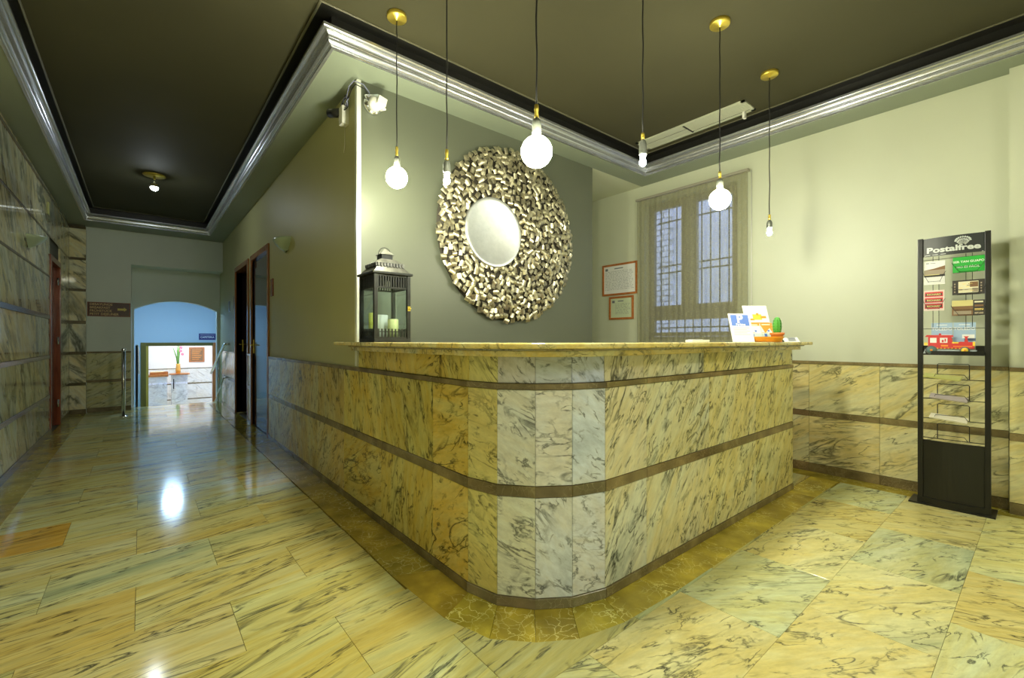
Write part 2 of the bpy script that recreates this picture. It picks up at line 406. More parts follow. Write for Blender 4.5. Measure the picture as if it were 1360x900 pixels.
# brown border: along the left wall, along the corridor wall and around the counter
for i in range(12):
    y0 = REAR + i * 1.04; y1 = min(y0 + 1.04, 9.8)
    poly_tile('border_tile', fl, [(XL, y0), (-0.672, y0), (-0.672, y1), (XL, y1)], 0, 0.012, M['brown_floor'], vary((0.85, 0.85, 0.8), 0.12))
ys = [9.8, 8.9, 8.0, 7.1, 6.2, 5.3, 4.4, 3.6, 2.9, 2.35]
for a, b in zip(ys, ys[1:]):
    poly_tile('border_tile', fl, [(0.95, b), (1.17, b), (1.17, a), (0.95, a)], 0, 0.012, M['brown_floor'], vary((0.85, 0.85, 0.8), 0.12))
poly_tile('border_tile', fl, [(0.95, 2.35), (0.942, 2.05), (1.17, 1.95), (1.17, 2.35)], 0, 0.012, M['brown_floor'], (0.9, 0.9, 0.9))
inner = [(1.17, 1.95), (1.17, 1.705), (1.205, 1.545), (1.305, 1.42), (1.44, 1.33), (1.60, 1.285), (1.85, 1.285)]
outer = [(0.942, 2.05), (0.967, 1.602), (1.032, 1.377), (1.156, 1.247), (1.300, 1.155), (1.519, 1.105), (1.849, 1.09)]
for i in range(6):
    poly_tile('border_tile', fl, [outer[i], outer[i + 1], inner[i + 1], inner[i]], 0, 0.012, M['brown_floor'], vary((1.15, 1.15, 0.95), 0.15))
xs = [1.85, 2.5, 3.15, 3.8, 4.36]
for a, b in zip(xs, xs[1:]):
    poly_tile('border_tile', fl, [(a, 1.09), (b, 1.09), (b, 1.285), (a, 1.285)], 0, 0.012, M['brown_floor'], vary((1.2, 1.2, 0.9), 0.12))
for i in range(6):
    y0 = REAR + i * 1.0; y1 = min(y0 + 1.0, 3.4)
    poly_tile('border_tile', fl, [(4.36, y0), (XR, y0), (XR, y1), (4.36, y1)], 0, 0.012, M['brown_floor'], vary((1.1, 1.1, 0.9), 0.12))
# receptionist's side of the counter
poly_tile('floor_tile', fl, [(1.2, 1.6), (1.62, 1.29), (4.36, 1.29), (4.36, 4.6), (1.2, 4.6)], 0, 0.012, M['floor'], (1, 0.95, 0.8))

# ================================================================== WALLS
def wall(name, lo, hi, mat): return struct(B().box(lo, hi, mat).ob(name))
def cap(F, parent, u0, u1, v, h, out, n=1, name='marble_band', mat=None, tint=(1, 1, 1), t=0.012):
    w = (u1 - u0) / n
    for i in range(n): slab(name, parent, F, u0 + i * w, u0 + (i + 1) * w, v, v + h, t, mat or M['brown'], 0.0006, vary(tint, 0.12), out)

# ---- left wall, fully clad in polished marble
wl = B()
wl.box((XL - 0.22, REAR, -0.1), (XL - 0.018, 7.80, 3.3), M['grout'])
wl.box((XL - 0.22, 8.70, -0.1), (XL - 0.018, YE, 3.3), M['grout'])
wl.box((XL - 0.22, 7.80, 2.21), (XL - 0.018, 8.70, 3.3), M['grout'])
wall_left = struct(wl.ob('wall_left'))
FL = frame((XL, 0, 0), *PX)
bands = [(0.0, 0.07), (0.445, 0.49), (0.93, 0.975), (1.41, 1.46), (1.92, 1.942), (2.41, 2.432), (2.90, 2.93)]
def left_run(y0, y1, n, zmin=0.0):
    w = (y1 - y0) / n
    for bi, (b0, b1) in enumerate(bands):
        top = bands[bi + 1][0] if bi + 1 < len(bands) else ZS
        if b0 >= zmin: cap(FL, wall_left, y0, y1, b0, b1 - b0, 0.006 if bi else 0.012, n, tint=(0.75, 0.75, 0.75))
        if top - b1 < 0.02 or b1 < zmin - 0.3: continue
        lo = max(b1, zmin)
        if top - lo < 0.02: continue
        for i in range(n):
            slab('marble_tile', wall_left, FL, y0 + i * w, y0 + (i + 1) * w, lo, top, 0.018, M['leftmarble'], 0.0008, vary(random.choice([(0.92, 0.96, 0.90), (1.0, 1.0, 0.84), (0.80, 0.88, 0.86)]), 0.08))
left_run(REAR, 7.80, 11); left_run(8.70, YE - 0.1, 1); left_run(7.80, 8.70, 1, 2.25)

# ---- far wall with its recess and arch, marble pilaster at its left
wf = B()
wf.box((XL - 0.2, YE, -0.1), (-0.13, 10.2, 3.3), M['cream_dim'])
wf.box((-0.13, YE, 2.42), (XC, 10.2, 3.3), M['cream_dim'])
wall_far = struct(wf.ob('wall_far'))
# arch wall behind the recess
aw = B()
cx, hw, sp, cr = 0.51, 0.605, 1.70, 1.865
arc = [(cx - hw, -1.2), (cx - hw, sp)]
R_ = (hw * hw + (cr - sp) ** 2) / (2 * (cr - sp)); a0 = math.asin(hw / R_)
arc += [(cx + R_ * math.sin(-a0 + 2 * a0 * i / 20), cr - R_ + R_ * math.cos(-a0 + 2 * a0 * i / 20)) for i in range(1, 20)]
arc += [(cx + hw, sp), (cx + hw, -1.2)]
outer_pts = [(-0.45, -1.2), (-0.45, sp)] + [(-0.45 + (1.65 + 0.45) * i / 20, 3.3) for i in range(1, 20)] + [(1.65, sp), (1.65, -1.2)]
for i in range(len(arc) - 1):
    q = [outer_pts[i], outer_pts[i + 1], arc[i + 1], arc[i]]
    vs = [(x, 10.2, z) for x, z in q] + [(x, 10.36, z) for x, z in q]
    aw.add(vs, [(3, 2, 1, 0), (4, 5, 6, 7), (2, 3, 7, 6), (0, 1, 5, 4)], M['cream_dim'])
wall_arch = struct(aw.ob('wall_arch'))
FE = frame((0, YE - 0.012, 0), *NY)
for (b0, b1) in [(0.0, 0.07), (0.475, 0.52), (0.945, 0.975)]: cap(FE, wall_far, -0.67, -0.13, b0, b1 - b0, 0.006)
slab('marble_tile', wall_far, FE, -0.67, -0.13, 0.07, 0.475, 0.012, M['wallmarble'], color=(0.75, 0.78, 0.6))
slab('marble_tile', wall_far, FE, -0.67, -0.13, 0.52, 0.945, 0.012, M['wallmarble'], color=(0.75, 0.78, 0.6))
pil = struct(B().box((XL - 0.01, YE - 0.085, 0.0), (-0.685, YE, ZS), M['grout']).ob('wall_pilaster'))
FP = frame((0, YE - 0.1, 0), *NY); FPs = frame((-0.67, 0, 0), *PX)
for bi, (b0, b1) in enumerate(bands):
    top = bands[bi + 1][0] if bi + 1 < len(bands) else ZS
    hb = max(b1 - b0, 0.04)
    cap(FP, pil, XL, -0.67, b0, hb, 0.004, tint=(0.7, 0.7, 0.7)); 
    if top - b0 - hb > 0.03:
        slab('marble_tile', pil, FP, XL, -0.67, b0 + hb, top, 0.015, M['leftmarble'], 0.0008, vary((1.1, 1.1, 1.0), 0.04))
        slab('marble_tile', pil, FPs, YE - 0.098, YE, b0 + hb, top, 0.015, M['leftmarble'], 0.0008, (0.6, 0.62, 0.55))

# ---- corridor wall (right side of the corridor), two doorways
wc = B()
for (y0, y1, z0) in ((YM + 0.002, 5.95, 0), (6.93, 7.24, 0), (8.27, 10.2, 0), (5.95, 6.93, 2.24), (7.24, 8.27, 2.24)):
    wc.box((XC, y0, -0.1 if z0 == 0 else z0), (XC + 0.14, y1, 3.3), M['olive'])
wall_corridor = struct(wc.ob('wall_corridor'))
FC = frame((1.15, 0, 0), *NX)      # u = -y
def dado_run(F, parent, us, tint, mat, n=2, zt=0.965, mids=((0.475, 0.525),), name='marble_tile', skirt=0.045, t=0.014):
    for a, b in zip(us, us[1:]):
        slab(name, parent, F, a, b, skirt, 0.475, t, mat, 0.0006, vary(tint, 0.05))
        slab(name, parent, F, a, b, 0.525, zt - 0.027, t, mat, 0.0006, vary(tint, 0.05))
    for i in range(n):
        a = us[0] + (us[-1] - us[0]) * i / n; b = us[0] + (us[-1] - us[0]) * (i + 1) / n
        slab('marble_band', parent, F, a, b, 0.475, 0.525, t, M['brown'], 0.0005, vary((1, 1, 1), 0.1), 0.003)
        slab('marble_band', parent, F, a, b, zt - 0.027, zt, t + 0.004, M['brown'], 0.0005, vary((1, 1, 1), 0.1), 0.006)
        slab('skirting', parent, F, a, b, 0.0, skirt, t + 0.004, M['brown'], 0.0005, vary((0.9, 0.9, 0.9), 0.1), 0.006)
YT = (0.92, 0.82, 0.44)
dado_run(FC, wall_corridor, [-5.86, -5.30, -4.82, -3.97, -3.32], (0.86, 0.80, 0.50), M['counter_left'], 2)
dado_run(FC, wall_corridor, [-7.22, -6.95], (0.8, 0.75, 0.5), M['counter_left'], 1)
dado_run(FC, wall_corridor, [-9.79, -9.3, -8.8, -8.36], (0.9, 0.9, 0.9), M['counter_left'], 1)

# ---- reception wall with the medallion, and the recess beyond it
wr = B(); wr.box((XC + 0.012, YM, -0.1), (3.655, YM + 0.14, 3.3), M['greygreen']); wall_reception = struct(wr.ob('wall_reception'))
wall('wall_recess', (3.4, 4.6, -0.1), (XR + 0.2, 4.72, 3.3), M['cream'])
wall('wall_recess_side', (3.50, YM + 0.14, -0.1), (3.655, 4.6, 3.3), M['cream'])
bead = B().box((XC - 0.017, YM - 0.006, 0.97), (XC + 0.014, YM + 0.03, ZS), M['bead'], ch=0.004); struct(bead.ob('trim_1'))

# ---- right wall with the window opening
w = B()
WY0, WY1, WZ0, WZ1 = 1.97, 3.03, 1.16, 2.74
w.box((XR, REAR, -0.1), (XR + 0.2, WY0, 3.3), M['cream']); w.box((XR, WY1, -0.1), (XR + 0.2, 4.72, 3.3), M['cream'])
w.box((XR, WY0, -0.1), (XR + 0.2, WY1, WZ0), M['cream']); w.box((XR, WY0, WZ1), (XR + 0.2, WY1, 3.3), M['cream'])
w.box((XR - 0.09, REAR, -0.1), (XR, 0.165, 3.0), M['cream'])
wall_right = struct(w.ob('wall_right'))
FR = frame((XR - 0.015, 0, 0), *NX)
RT = (1.02, 0.98, 0.66)
def right_dado(F, us):
    for a, b in zip(us, us[1:]):
        slab('marble_tile', wall_right, F, a, b, 0.075, 0.485, 0.015, M['wallmarble'], 0.0008, vary(RT, 0.04))
        slab('marble_tile', wall_right, F, a, b, 0.535, 0.945, 0.015, M['wallmarble'], 0.0008, vary(RT, 0.04))
        for z0, z1, o in ((0.0, 0.075, 0.008), (0.485, 0.535, 0.003), (0.945, 0.972, 0.008)):
            slab('marble_band', wall_right, F, a, b, z0, z1, 0.015, M['brown'], 0.0006, vary((1.1, 1.05, 0.85), 0.1), o)
right_dado(FR, [-4.6, -3.8, -3.0, -2.1, -1.35, -0.86, -0.17])
right_dado(frame((XR - 0.105, 0, 0), *NX), [-0.165, 0.7, 1.5, 2.6])

# ---- rear wall behind the camera
wall('wall_rear', (XL - 0.2, REAR - 0.15, -0.1), (XR + 0.2, REAR, 3.3), M['cream'])

# ================================================================== CEILING, SOFFIT, CORNICE
TX0, TX1, TX2, TY0, TY1, TY2 = -0.65, 0.91, 4.27, REAR + 0.3, 2.84, 9.26
c = B(); c.box((XL - 0.2, REAR - 0.1, ZC), (XR + 0.2, 4.8, 3.34), M['black_ceiling']); c.box((XL - 0.2, 4.8, ZC), (XC + 0.2, 10.3, 3.34), M['black_ceiling'])
ceiling = struct(c.ob('ceiling'))
s = B()
def sof(x0, y0, x1, y1, m=None): s.box((x0, y0, ZS), (x1, y1, ZC + 0.02), m or M['soffit'])
sof(XL - 0.1, REAR, TX0, YE); sof(TX0, TY2, XC, YE); sof(TX1, YM, XC + 0.02, TY2); sof(TX1, TY1, XR + 0.1, YM); sof(TX2, REAR, XR + 0.1, TY1); sof(TX0, REAR, TX2, TY0)
s.box((3.6, YM, ZS), (XR + 0.1, 4.7, ZC), M['cream'])
soffit = struct(s.ob('ceiling_soffit'))
loop = [(TX0, TY2), (TX1, TY2), (TX1, TY1), (TX2, TY1), (TX2, TY0), (TX0, TY0)]   # clockwise seen from above, tray inside
def sweep(prof, loop, mat, name, sm=True):
    n = len(loop); vs = []; fs = []; k = len(prof)
    for i in range(n):
        p0, p1, p2 = Vector(loop[i - 1]), Vector(loop[i]), Vector(loop[(i + 1) % n])
        d1, d2 = (p1 - p0).normalized(), (p2 - p1).normalized()
        n1, n2 = Vector((d1.y, -d1.x)), Vector((d2.y, -d2.x))       # points into the tray
        m = (n1 + n2) / (1 + n1.dot(n2))
        for (o, z) in prof: q = p1 + m * o; vs.append((q.x, q.y, z))
    for i in range(n):
        for j in range(k):
            a, b = i * k + j, i * k + (j + 1) % k; c_, d = ((i + 1) % n) * k + (j + 1) % k, ((i + 1) % n) * k + j
            fs.append((a, b, c_, d))
    return B().add(vs, fs, mat, False).ob(name)
prof = [(-0.012, ZS - 0.004), (0.0, ZS - 0.006), (0.006, ZS - 0.006), (0.006, ZS + 0.004), (0.012, ZS + 0.006)]
for i in range(9):   # lower ovolo
    a = PI / 2 * i / 8; prof.append((0.012 + 0.022 * math.sin(a), ZS + 0.010 + 0.026 * (1 - math.cos(a))))
prof += [(0.030, ZS + 0.040)]
for i in range(7):   # hollow
    a = PI / 2 * i / 6; prof.append((0.032 + 0.026 * (1 - math.cos(a)), ZS + 0.042 + 0.030 * math.sin(a)))
prof += [(0.066, ZS + 0.074), (0.072, ZS + 0.080), (0.072, ZS + 0.096), (0.060, ZS + 0.099), (0.056, ZS + 0.085), (-0.012, ZS + 0.06)]
struct(sweep(prof, loop, M['silver'], 'trim_2'))
o_ = 0.088
struct(sweep([(o_, ZC - 0.001), (o_, ZC - 0.007), (o_ + 0.006, ZC - 0.010), (o_ + 0.014, ZC - 0.007), (o_ + 0.014, ZC - 0.001)], loop, plain('dark_bead', (0.13, 0.125, 0.08), 0.35), 'trim_3'))

shade_black = plain('tray_shade_black', (0.012, 0.012, 0.010), 0.4)  # shade above the cornice lip, painted as a black strip on riser and ceiling
struct(sweep([(-0.001, ZS + 0.08), (0.003, ZS + 0.08), (0.003, ZC - 0.003), (o_ + 0.002, ZC - 0.003), (o_ + 0.002, ZC - 0.0005), (-0.001, ZC - 0.0005)], loop, shade_black, 'tray_shade_strip'))

# ================================================================== RECEPTION COUNTER
counter = thing('reception_counter', 'yellow and white marble reception counter with rounded corner and brown bands', 'counter', (1.15, 1.265, 0))
CO = Matrix.Translation((-1.15, -1.265, 0))
core = [(1.166, 3.30), (1.166, 1.703), (1.203, 1.543), (1.305, 1.416), (1.435, 1.328), (1.598, 1.281), (3.872, 1.281), (3.872, 1.40), (1.66, 1.40), (1.50, 1.45), (1.36, 1.60), (1.30, 1.80), (1.30, 3.06), (1.25, 3.06)]
core = [(1.166, 3.06)] + core[1:12] + [(1.30, 3.06)]
B().prism(core, 0.0, 1.081, M['grout']).ob('core', counter, CO)
# staff-side desk below the ledge
B().box((1.32, 1.42, 0.70), (3.87, 1.90, 0.74), M['brown_wood']).box((3.82, 1.42, 0.0), (3.87, 1.90, 0.70), M['brown_wood']).box((1.32, 1.85, 0.0), (1.37, 1.90, 0.70), M['brown_wood']).ob('desk_shelf', counter, CO)
tL, tC, tR = (0.92, 0.84, 0.34), (0.98, 0.99, 1.02), (1.05, 1.04, 0.76)
def cpanel(F, u0, u1, v0, v1, tint, mat, out=0.0, name='marble_panel', a=0.04, T=0.014):
    return slab(name, counter, CO @ F, u0, u1, v0, v1, T, mat, 0.0011, vary(tint, a), out)
FLc = frame((1.15, 0, 0), *NX); FRc = frame((0, 1.265, 0), *NY)
left_main = [3.32, 2.66, 2.02, 1.70]; left_low = [3.32, 2.66, 2.02, 1.70]; left_fr = [3.05, 2.62, 2.21, 1.97, 1.70]
for i, (a, b) in enumerate(zip(left_main, left_main[1:])):
    cpanel(FLc, -a, -b, 0.525, 0.938, tL, M['counter_left'], a=0.10); cpanel(FLc, -a, -b, 0.045, 0.475, tL, M['counter_left'], a=0.10)
    cpanel(FLc, -a, -b, 0.475, 0.525, (1, 1, 0.9), M['brown'], 0.003, 'marble_band', 0.1); cpanel(FLc, -a, -b, 0.938, 0.965, (1, 1, 0.9), M['brown'], 0.006, 'marble_band', 0.1, 0.018)
    cpanel(FLc, -a, -b, 0.0, 0.045, (0.9, 0.9, 0.8), M['brown'], 0.006, 'skirting', 0.1, 0.018)
for a, b in zip(left_fr, left_fr[1:]): cpanel(FLc, -a, -b, 0.965, 1.083, tL, M['counter_left'], -0.006, T=0.01)
ft = [(0.96, 0.86, 0.36), (0.98, 1.0, 0.98), (1.06, 1.08, 1.08), (0.98, 1.06, 1.18), (1.04, 1.05, 0.94)]
lowt = [(0.96, 0.86, 0.36), (1.02, 1.04, 0.96), (1.04, 1.1, 1.2), (1.04, 1.1, 1.2), (1.06, 1.1, 1.1)]
frt = [(0.92, 0.84, 0.36), (0.80, 0.80, 0.86), (0.76, 0.82, 0.98), (0.76, 0.82, 1.04), (0.84, 0.88, 0.98)]
pts = CF[1:6]
fac = list(zip(pts, pts[1:]))
for i, (p, q) in enumerate(fac):
    P, Q = Vector((*p, 0)), Vector((*q, 0)); wdt = (Q - P).length
    F = frame(P, (Q - P), (0, 0, 1))
    cpanel(F, 0, wdt, 0.525, 0.938, ft[i], M['curve'], a=0.02); cpanel(F, 0, wdt, 0.045, 0.475, lowt[i], M['curve'], a=0.02)
    cpanel(F, -0.001, wdt + 0.001, 0.475, 0.525, (1.0, 1.0, 1.0), M['brown'], 0.003, 'marble_band', 0.1)
    cpanel(F, -0.002, wdt + 0.002, 0.938, 0.965, (1, 1, 1), M['brown'], 0.006, 'marble_band', 0.1, 0.018)
    cpanel(F, -0.002, wdt + 0.002, 0.0, 0.045, (1.1, 1.2, 1.3), M['brown'], 0.006, 'skirting', 0.1, 0.018)
    cpanel(F, 0.001, wdt - 0.001, 0.965, 1.083, frt[i], M['curve'], -0.006, a=0.02, T=0.01)
rm = [1.596, 1.917, 2.551, 3.202, 3.885]; rf = [1.596, 1.90, 2.50, 3.19, 3.871]
rt = [(1.02, 1.06, 1.04), (1.01, 1.04, 0.90), (1.04, 1.03, 0.72), (1.02, 1.0, 0.62)]
for i, (a, b) in enumerate(zip(rm, rm[1:])):
    cpanel(FRc, a, b, 0.525, 0.938, rt[i], M['counter'], a=0.02); cpanel(FRc, a, b, 0.045, 0.475, rt[i], M['counter'], a=0.02)
    cpanel(FRc, a, b, 0.475, 0.525, (1.1, 1.05, 0.85), M['brown'], 0.003, 'marble_band', 0.1); cpanel(FRc, a, b, 0.938, 0.965, (1.1, 1.05, 0.85), M['brown'], 0.006, 'marble_band', 0.1, 0.018)
    cpanel(FRc, a, b, 0.0, 0.045, (1.1, 1.1, 0.9), M['brown'], 0.006, 'skirting', 0.1, 0.018)
frr = [(0.82, 0.86, 0.95), (0.92, 0.94, 0.86), (1.0, 0.98, 0.62), (0.98, 0.96, 0.55)]
for i, (a, b) in enumerate(zip(rf, rf[1:])): cpanel(FRc, a, b, 0.965, 1.083, frr[i], M['counter'], -0.006, a=0.02, T=0.01)
FEc = frame((3.885, 0, 0), *PX)
for v0, v1 in ((0.045, 0.475), (0.525, 0.938), (0.965, 1.083)): cpanel(FEc, 1.268, 1.40, v0, v1, tR, M['counter'], a=0.02, T=0.013)
for v0, v1, nm in ((0.475, 0.525, 'marble_band'), (0.938, 0.965, 'marble_band'), (0.0, 0.045, 'skirting')): cpanel(FEc, 1.268, 1.40, v0, v1, (1, 1, 0.8), M['brown'], 0.003, nm, T=0.013)
# stepped ledge: lower moulding and upper slab, both following the rounded corner
def offset_top(o, z0, z1, mat, yend, xend, back, name, ch=0.004, tint=(1, 1, 1)):
    ctr = (1.596 , 1.70); path = [(1.15 - o, yend)]
    n = 14
    for i in range(n + 1):
        a = PI + (PI / 2) * i / n
        path.append((1.60 + (0.45 + o) * math.cos(a), 1.715 + (0.45 + o) * math.sin(a)))
    path += [(xend, 1.265 - o)]
    inn = [(xend, 1.265 - o + back), (1.15 - o + back + 0.12, 1.265 - o + back), (1.15 - o + back, 1.265 - o + back + 0.12), (1.15 - o + back, min(yend, YM - 0.002))]
    if yend > YM: inn.append((XC - 0.018, YM - 0.012)); inn.append((XC - 0.018, yend))
    poly = path + inn
    bm = bmesh.new(); vv = [bm.verts.new((x, y, z0)) for x, y in poly]; f = bm.faces.new(vv)
    r = bmesh.ops.extrude_face_region(bm, geom=[f]); 
    for v in [g for g in r['geom'] if isinstance(g, bmesh.types.BMVert)]: v.co.z = z1
    bmesh.ops.recalc_face_normals(bm, faces=bm.faces)
    hor = [e for e in bm.edges if abs(e.verts[0].co.z - e.verts[1].co.z) < 1e-6]
    bmesh.ops.bevel(bm, geom=hor, offset=ch, segments=3, affect='EDGES', profile=0.5, clamp_overlap=True)
    me = D.meshes.new(name); bm.to_mesh(me); bm.free(); me.materials.append(mat)
    return link(name, me, counter, CO, tint)
offset_top(0.045, 1.081, 1.107, M['top'], 3.06, 3.91, 0.30, 'ledge_moulding', 0.004, (0.95, 0.93, 0.75))
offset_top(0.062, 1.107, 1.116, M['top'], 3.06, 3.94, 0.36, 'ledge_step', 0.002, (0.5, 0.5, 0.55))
offset_top(0.100, 1.116, 1.140, M['top'], 3.24, 4.00, 0.46, 'countertop', 0.007, (1.05, 1.0, 0.72))
CT = 1.140

# ================================================================== PENDANT LAMPS
def pendant(x, y, zs, big, label, group=None):
    """zs: z of ferrule top, ferrule bottom, socket bottom, bulb bottom"""
    t = thing('pendant_lamp', label, 'lamp', (x, y, ZC), 0, 'pendant lamps over the counter')
    z0, z1, z2, z3 = [z - ZC for z in zs]
    B().lathe([(0.0, 0.0), (0.058, 0.0), (0.06, -0.004), (0.06, -0.022), (0.055, -0.026), (0.012, -0.028), (0.008, -0.036), (0.0, -0.036)][::-1], M['brass'], 32).ob('canopy', t)
    w = [(math.sin(k * 1.3 + x * 9) * 0.0015, math.cos(k * 1.7 + y * 7) * 0.0015, -0.03 + (z0 + 0.03) * k / 14) for k in range(15)]; w[0] = (0, 0, -0.03); w[-1] = (0, 0, z0)
    B().tube(w, 0.0036, M['cord'], 8).ob('cord', t)
    B().lathe([(0.0, z1), (0.0085, z1), (0.0095, z1 + 0.006), (0.0075, z1 + 0.02), (0.0095, z0 - 0.02), (0.0085, z0), (0.0, z0)], M['brass'], 16).ob('ferrule', t)
    B().lathe([(0.0, z2), (0.019, z2), (0.020, z2 + 0.01), (0.019, (z1 + z2) / 2), (0.019, z1 - 0.022), (0.014, z1 - 0.008), (0.006, z1), (0.0, z1)], M['socket'], 20).ob('socket', t)
    if big:
        r = 0.064; c = z3 + r
        B().lathe([(0.0, c + r * 0.9), (0.020, z2 + 0.002), (0.0, z2 + 0.002)][:1] + [(0.024, c + r * 0.86), (0.019, z2 + 0.001), (0.0, z2 + 0.001)], M['bulb_neck'], 20).ob('bulb_neck', t)
        B().sphere((0, 0, c), r, M['bulb'], 28).ob('bulb', t)
    else:
        B().lathe([(0.0, z2 - 0.02), (0.013, z2 - 0.018), (0.016, z2 - 0.004), (0.016, z2), (0.0, z2)], M['white'], 16).ob('bulb_neck', t)
        c = z2 - 0.036
        B().sphere((0, 0, c), 0.017, M['spot'], 18, (1, 1, 1.15)).ob('bulb', t)
    return t
M['bulb_neck'] = emit('bulb_neck_glow', (1.0, 0.9, 0.55), 3.0)
pendant(1.214, 2.573, (2.345, 2.29, 2.222, 2.092), True, 'leftmost hanging globe bulb, beside the wall corner above the lantern')
pendant(1.21, 1.98, (2.132, 2.078, 2.008, 1.954), False, 'small bright hanging bulb left of the round metal medallion')
pendant(1.25, 1.345, (2.118, 2.066, 1.995, 1.862), True, 'largest and nearest hanging globe bulb, over the rounded counter corner')
pendant(1.98, 1.33, (2.213, 2.182, 2.10, 2.055), False, 'small bright hanging bulb in front of the ceiling air vent')
pendant(2.807, 1.324, (2.215, 2.172, 2.11, 1.975), True, 'hanging globe bulb in front of the curtained window')
pendant(3.632, 1.339, (2.096, 2.056, 1.995, 1.92), False, 'rightmost hanging bulb, small and bare, before the cream wall')

# corridor ceiling lamp
t = thing('ceiling_lamp', 'small ceiling lamp with brass disc over the corridor', 'lamp', (0.122, 6.95, ZC))
B().lathe([(0.0, 0.0), (0.11, 0.0), (0.115, -0.006), (0.11, -0.012), (0.0, -0.014)][::-1], M['brass'], 36).ob('canopy', t)
B().lathe([(0.0, -0.014), (0.012, -0.014), (0.012, -0.12), (0.0, -0.12)][::-1], M['chrome'], 12).ob('stem', t)
B().lathe([(0.0, -0.115), (0.045, -0.118), (0.055, -0.135), (0.05, -0.15), (0.0, -0.145)][::-1], M['chrome'], 28).ob('lamp_ring', t)
B().sphere((0, 0, -0.158), 0.04, emit('corridor_bulb', (0.85, 0.95, 1.0), 250), 20, (1, 1, 0.7)).ob('bulb', t)

# fill lights added out of view behind the camera, to brighten the counter front
M['panel'] = emit('fill_light_glow', (1.0, 0.99, 0.80), FILL)  # glowing face of the added fill lights
for i, (x, y) in enumerate(((1.4, -1.1), (3.1, -1.1), (0.1, -0.9))):
    t = thing('added_fill_light', ('middle', 'right', 'left')[i] + ' square fill light added on the ceiling, unseen behind the viewer', 'lamp', (x, y, ZC), 0, 'added fill lights behind the viewer')
    B().box((-0.32, -0.32, -0.04), (0.32, 0.32, 0.0), M['white'], ch=0.004).ob('housing', t)
    B().box((-0.29, -0.29, -0.046), (0.29, 0.29, -0.0402), M['panel']).ob('diffuser', t)

# ================================================================== CEILING AIR VENT
t = thing('air_vent', 'long pale ceiling air vent behind the hanging bulbs', 'vent', (3.98, 2.15, ZC))
va = M['vent'] = plain('vent_paint', (0.50, 0.52, 0.40), 0.4)
wv, lv = 0.115, 0.53
B().box((-wv, -lv, -0.012), (-wv + 0.025, lv, -0.0005), va).box((wv - 0.025, -lv, -0.012), (wv, lv, -0.0005), va).box((-wv, -lv, -0.012), (wv, -lv + 0.03, -0.0005), va).box((-wv, lv - 0.03, -0.012), (wv, lv, -0.0005), va).ob('frame', t)
B().box((-wv + 0.024, -lv + 0.028, -0.003), (wv - 0.024, lv - 0.028, -0.0006), M['backing']).ob('backing', t)
B().box((-wv + 0.02, 0.02, -0.013), (wv - 0.02, 0.035, -0.001), M['black']).ob('divider', t)
for i in range(8):
    x = -wv + 0.034 + i * 0.0195
    B().box((x, -lv + 0.03, -0.011), (x + 0.012, 0.02, -0.004), va).ob('slat', t)
B().box((-wv + 0.026, 0.04, -0.012), (-0.02, lv - 0.03, -0.004), va).ob('blank_plate', t)
B().box((0.0, 0.04, -0.008), (wv - 0.026, lv - 0.03, -0.004), va).ob('blank_plate', t)
tag(B().box((-0.02, -0.01, -0.055), (0.02, 0.01, 0), M['white'], ch=0.003).ob('ceiling_sensor', None, Matrix.Translation((4.06, 1.70, ZC - 0.0125))), 'tiny white sensor hanging at the right end of the ceiling vent', 'sensor')

# ================================================================== MEDALLION
MC = Vector((2.53, 0, 2.072)); MR = 0.77
HC = Vector((2.30, 0, 2.065)); HR = 0.287
t = thing('wall_medallion', 'large round wall medallion of folded pale brass chips around a silver disc', 'wall decoration', (2.53, YM, 2.072))
FM = Matrix.Rotation(PI / 2, 4, 'X')     # local x right, y up, z towards the room
def bulge(x, y):
    r = math.hypot(x, y) / MR; h = math.hypot(x - (HC.x - MC.x), y) - HR
    return 0.03 + 0.065 * max(0.0, 1 - r ** 3) ** 0.5 * min(1, 0.5 + h / 0.25)
bk = B(); nr = 48; ring_o = []; vs = []; fs = []
for j in range(9):
    f_ = j / 8
    for k in range(nr):
        a = 2 * PI * k / nr
        xi, yi = (HC.x - MC.x) + HR * 0.97 * math.cos(a), HR * 0.97 * math.sin(a)
        xo, yo = MR * 0.975 * math.cos(a), MR * 0.975 * math.sin(a)
        x, y = xi + (xo - xi) * f_, yi + (yo - yi) * f_
        vs.append((x, y, bulge(x, y) - 0.016 if 0 < j < 8 else 0.004 if j == 8 else 0.02))
for j in range(8):
    for k in range(nr): a, b = j * nr + k, j * nr + (k + 1) % nr; fs.append((a, a + nr, b + nr, b))
bk.add(vs, fs, M['backing'], True).ob('backing', t, FM)
chips = B(); placed = []
rng = random.Random(3)
tries = 0
while tries < 26000 and len(placed) < 1150:
    tries += 1
    a = rng.uniform(0, 2 * PI); r = MR * math.sqrt(rng.random()); x, y = r * math.cos(a), r * math.sin(a)
    if r > MR - 0.012: continue
    dh = math.hypot(x - (HC.x - MC.x), y)
    if dh < HR + 0.012: continue
    if any((x - p[0]) ** 2 + (y - p[1]) ** 2 < 0.040 ** 2 for p in placed): continue
    placed.append((x, y))
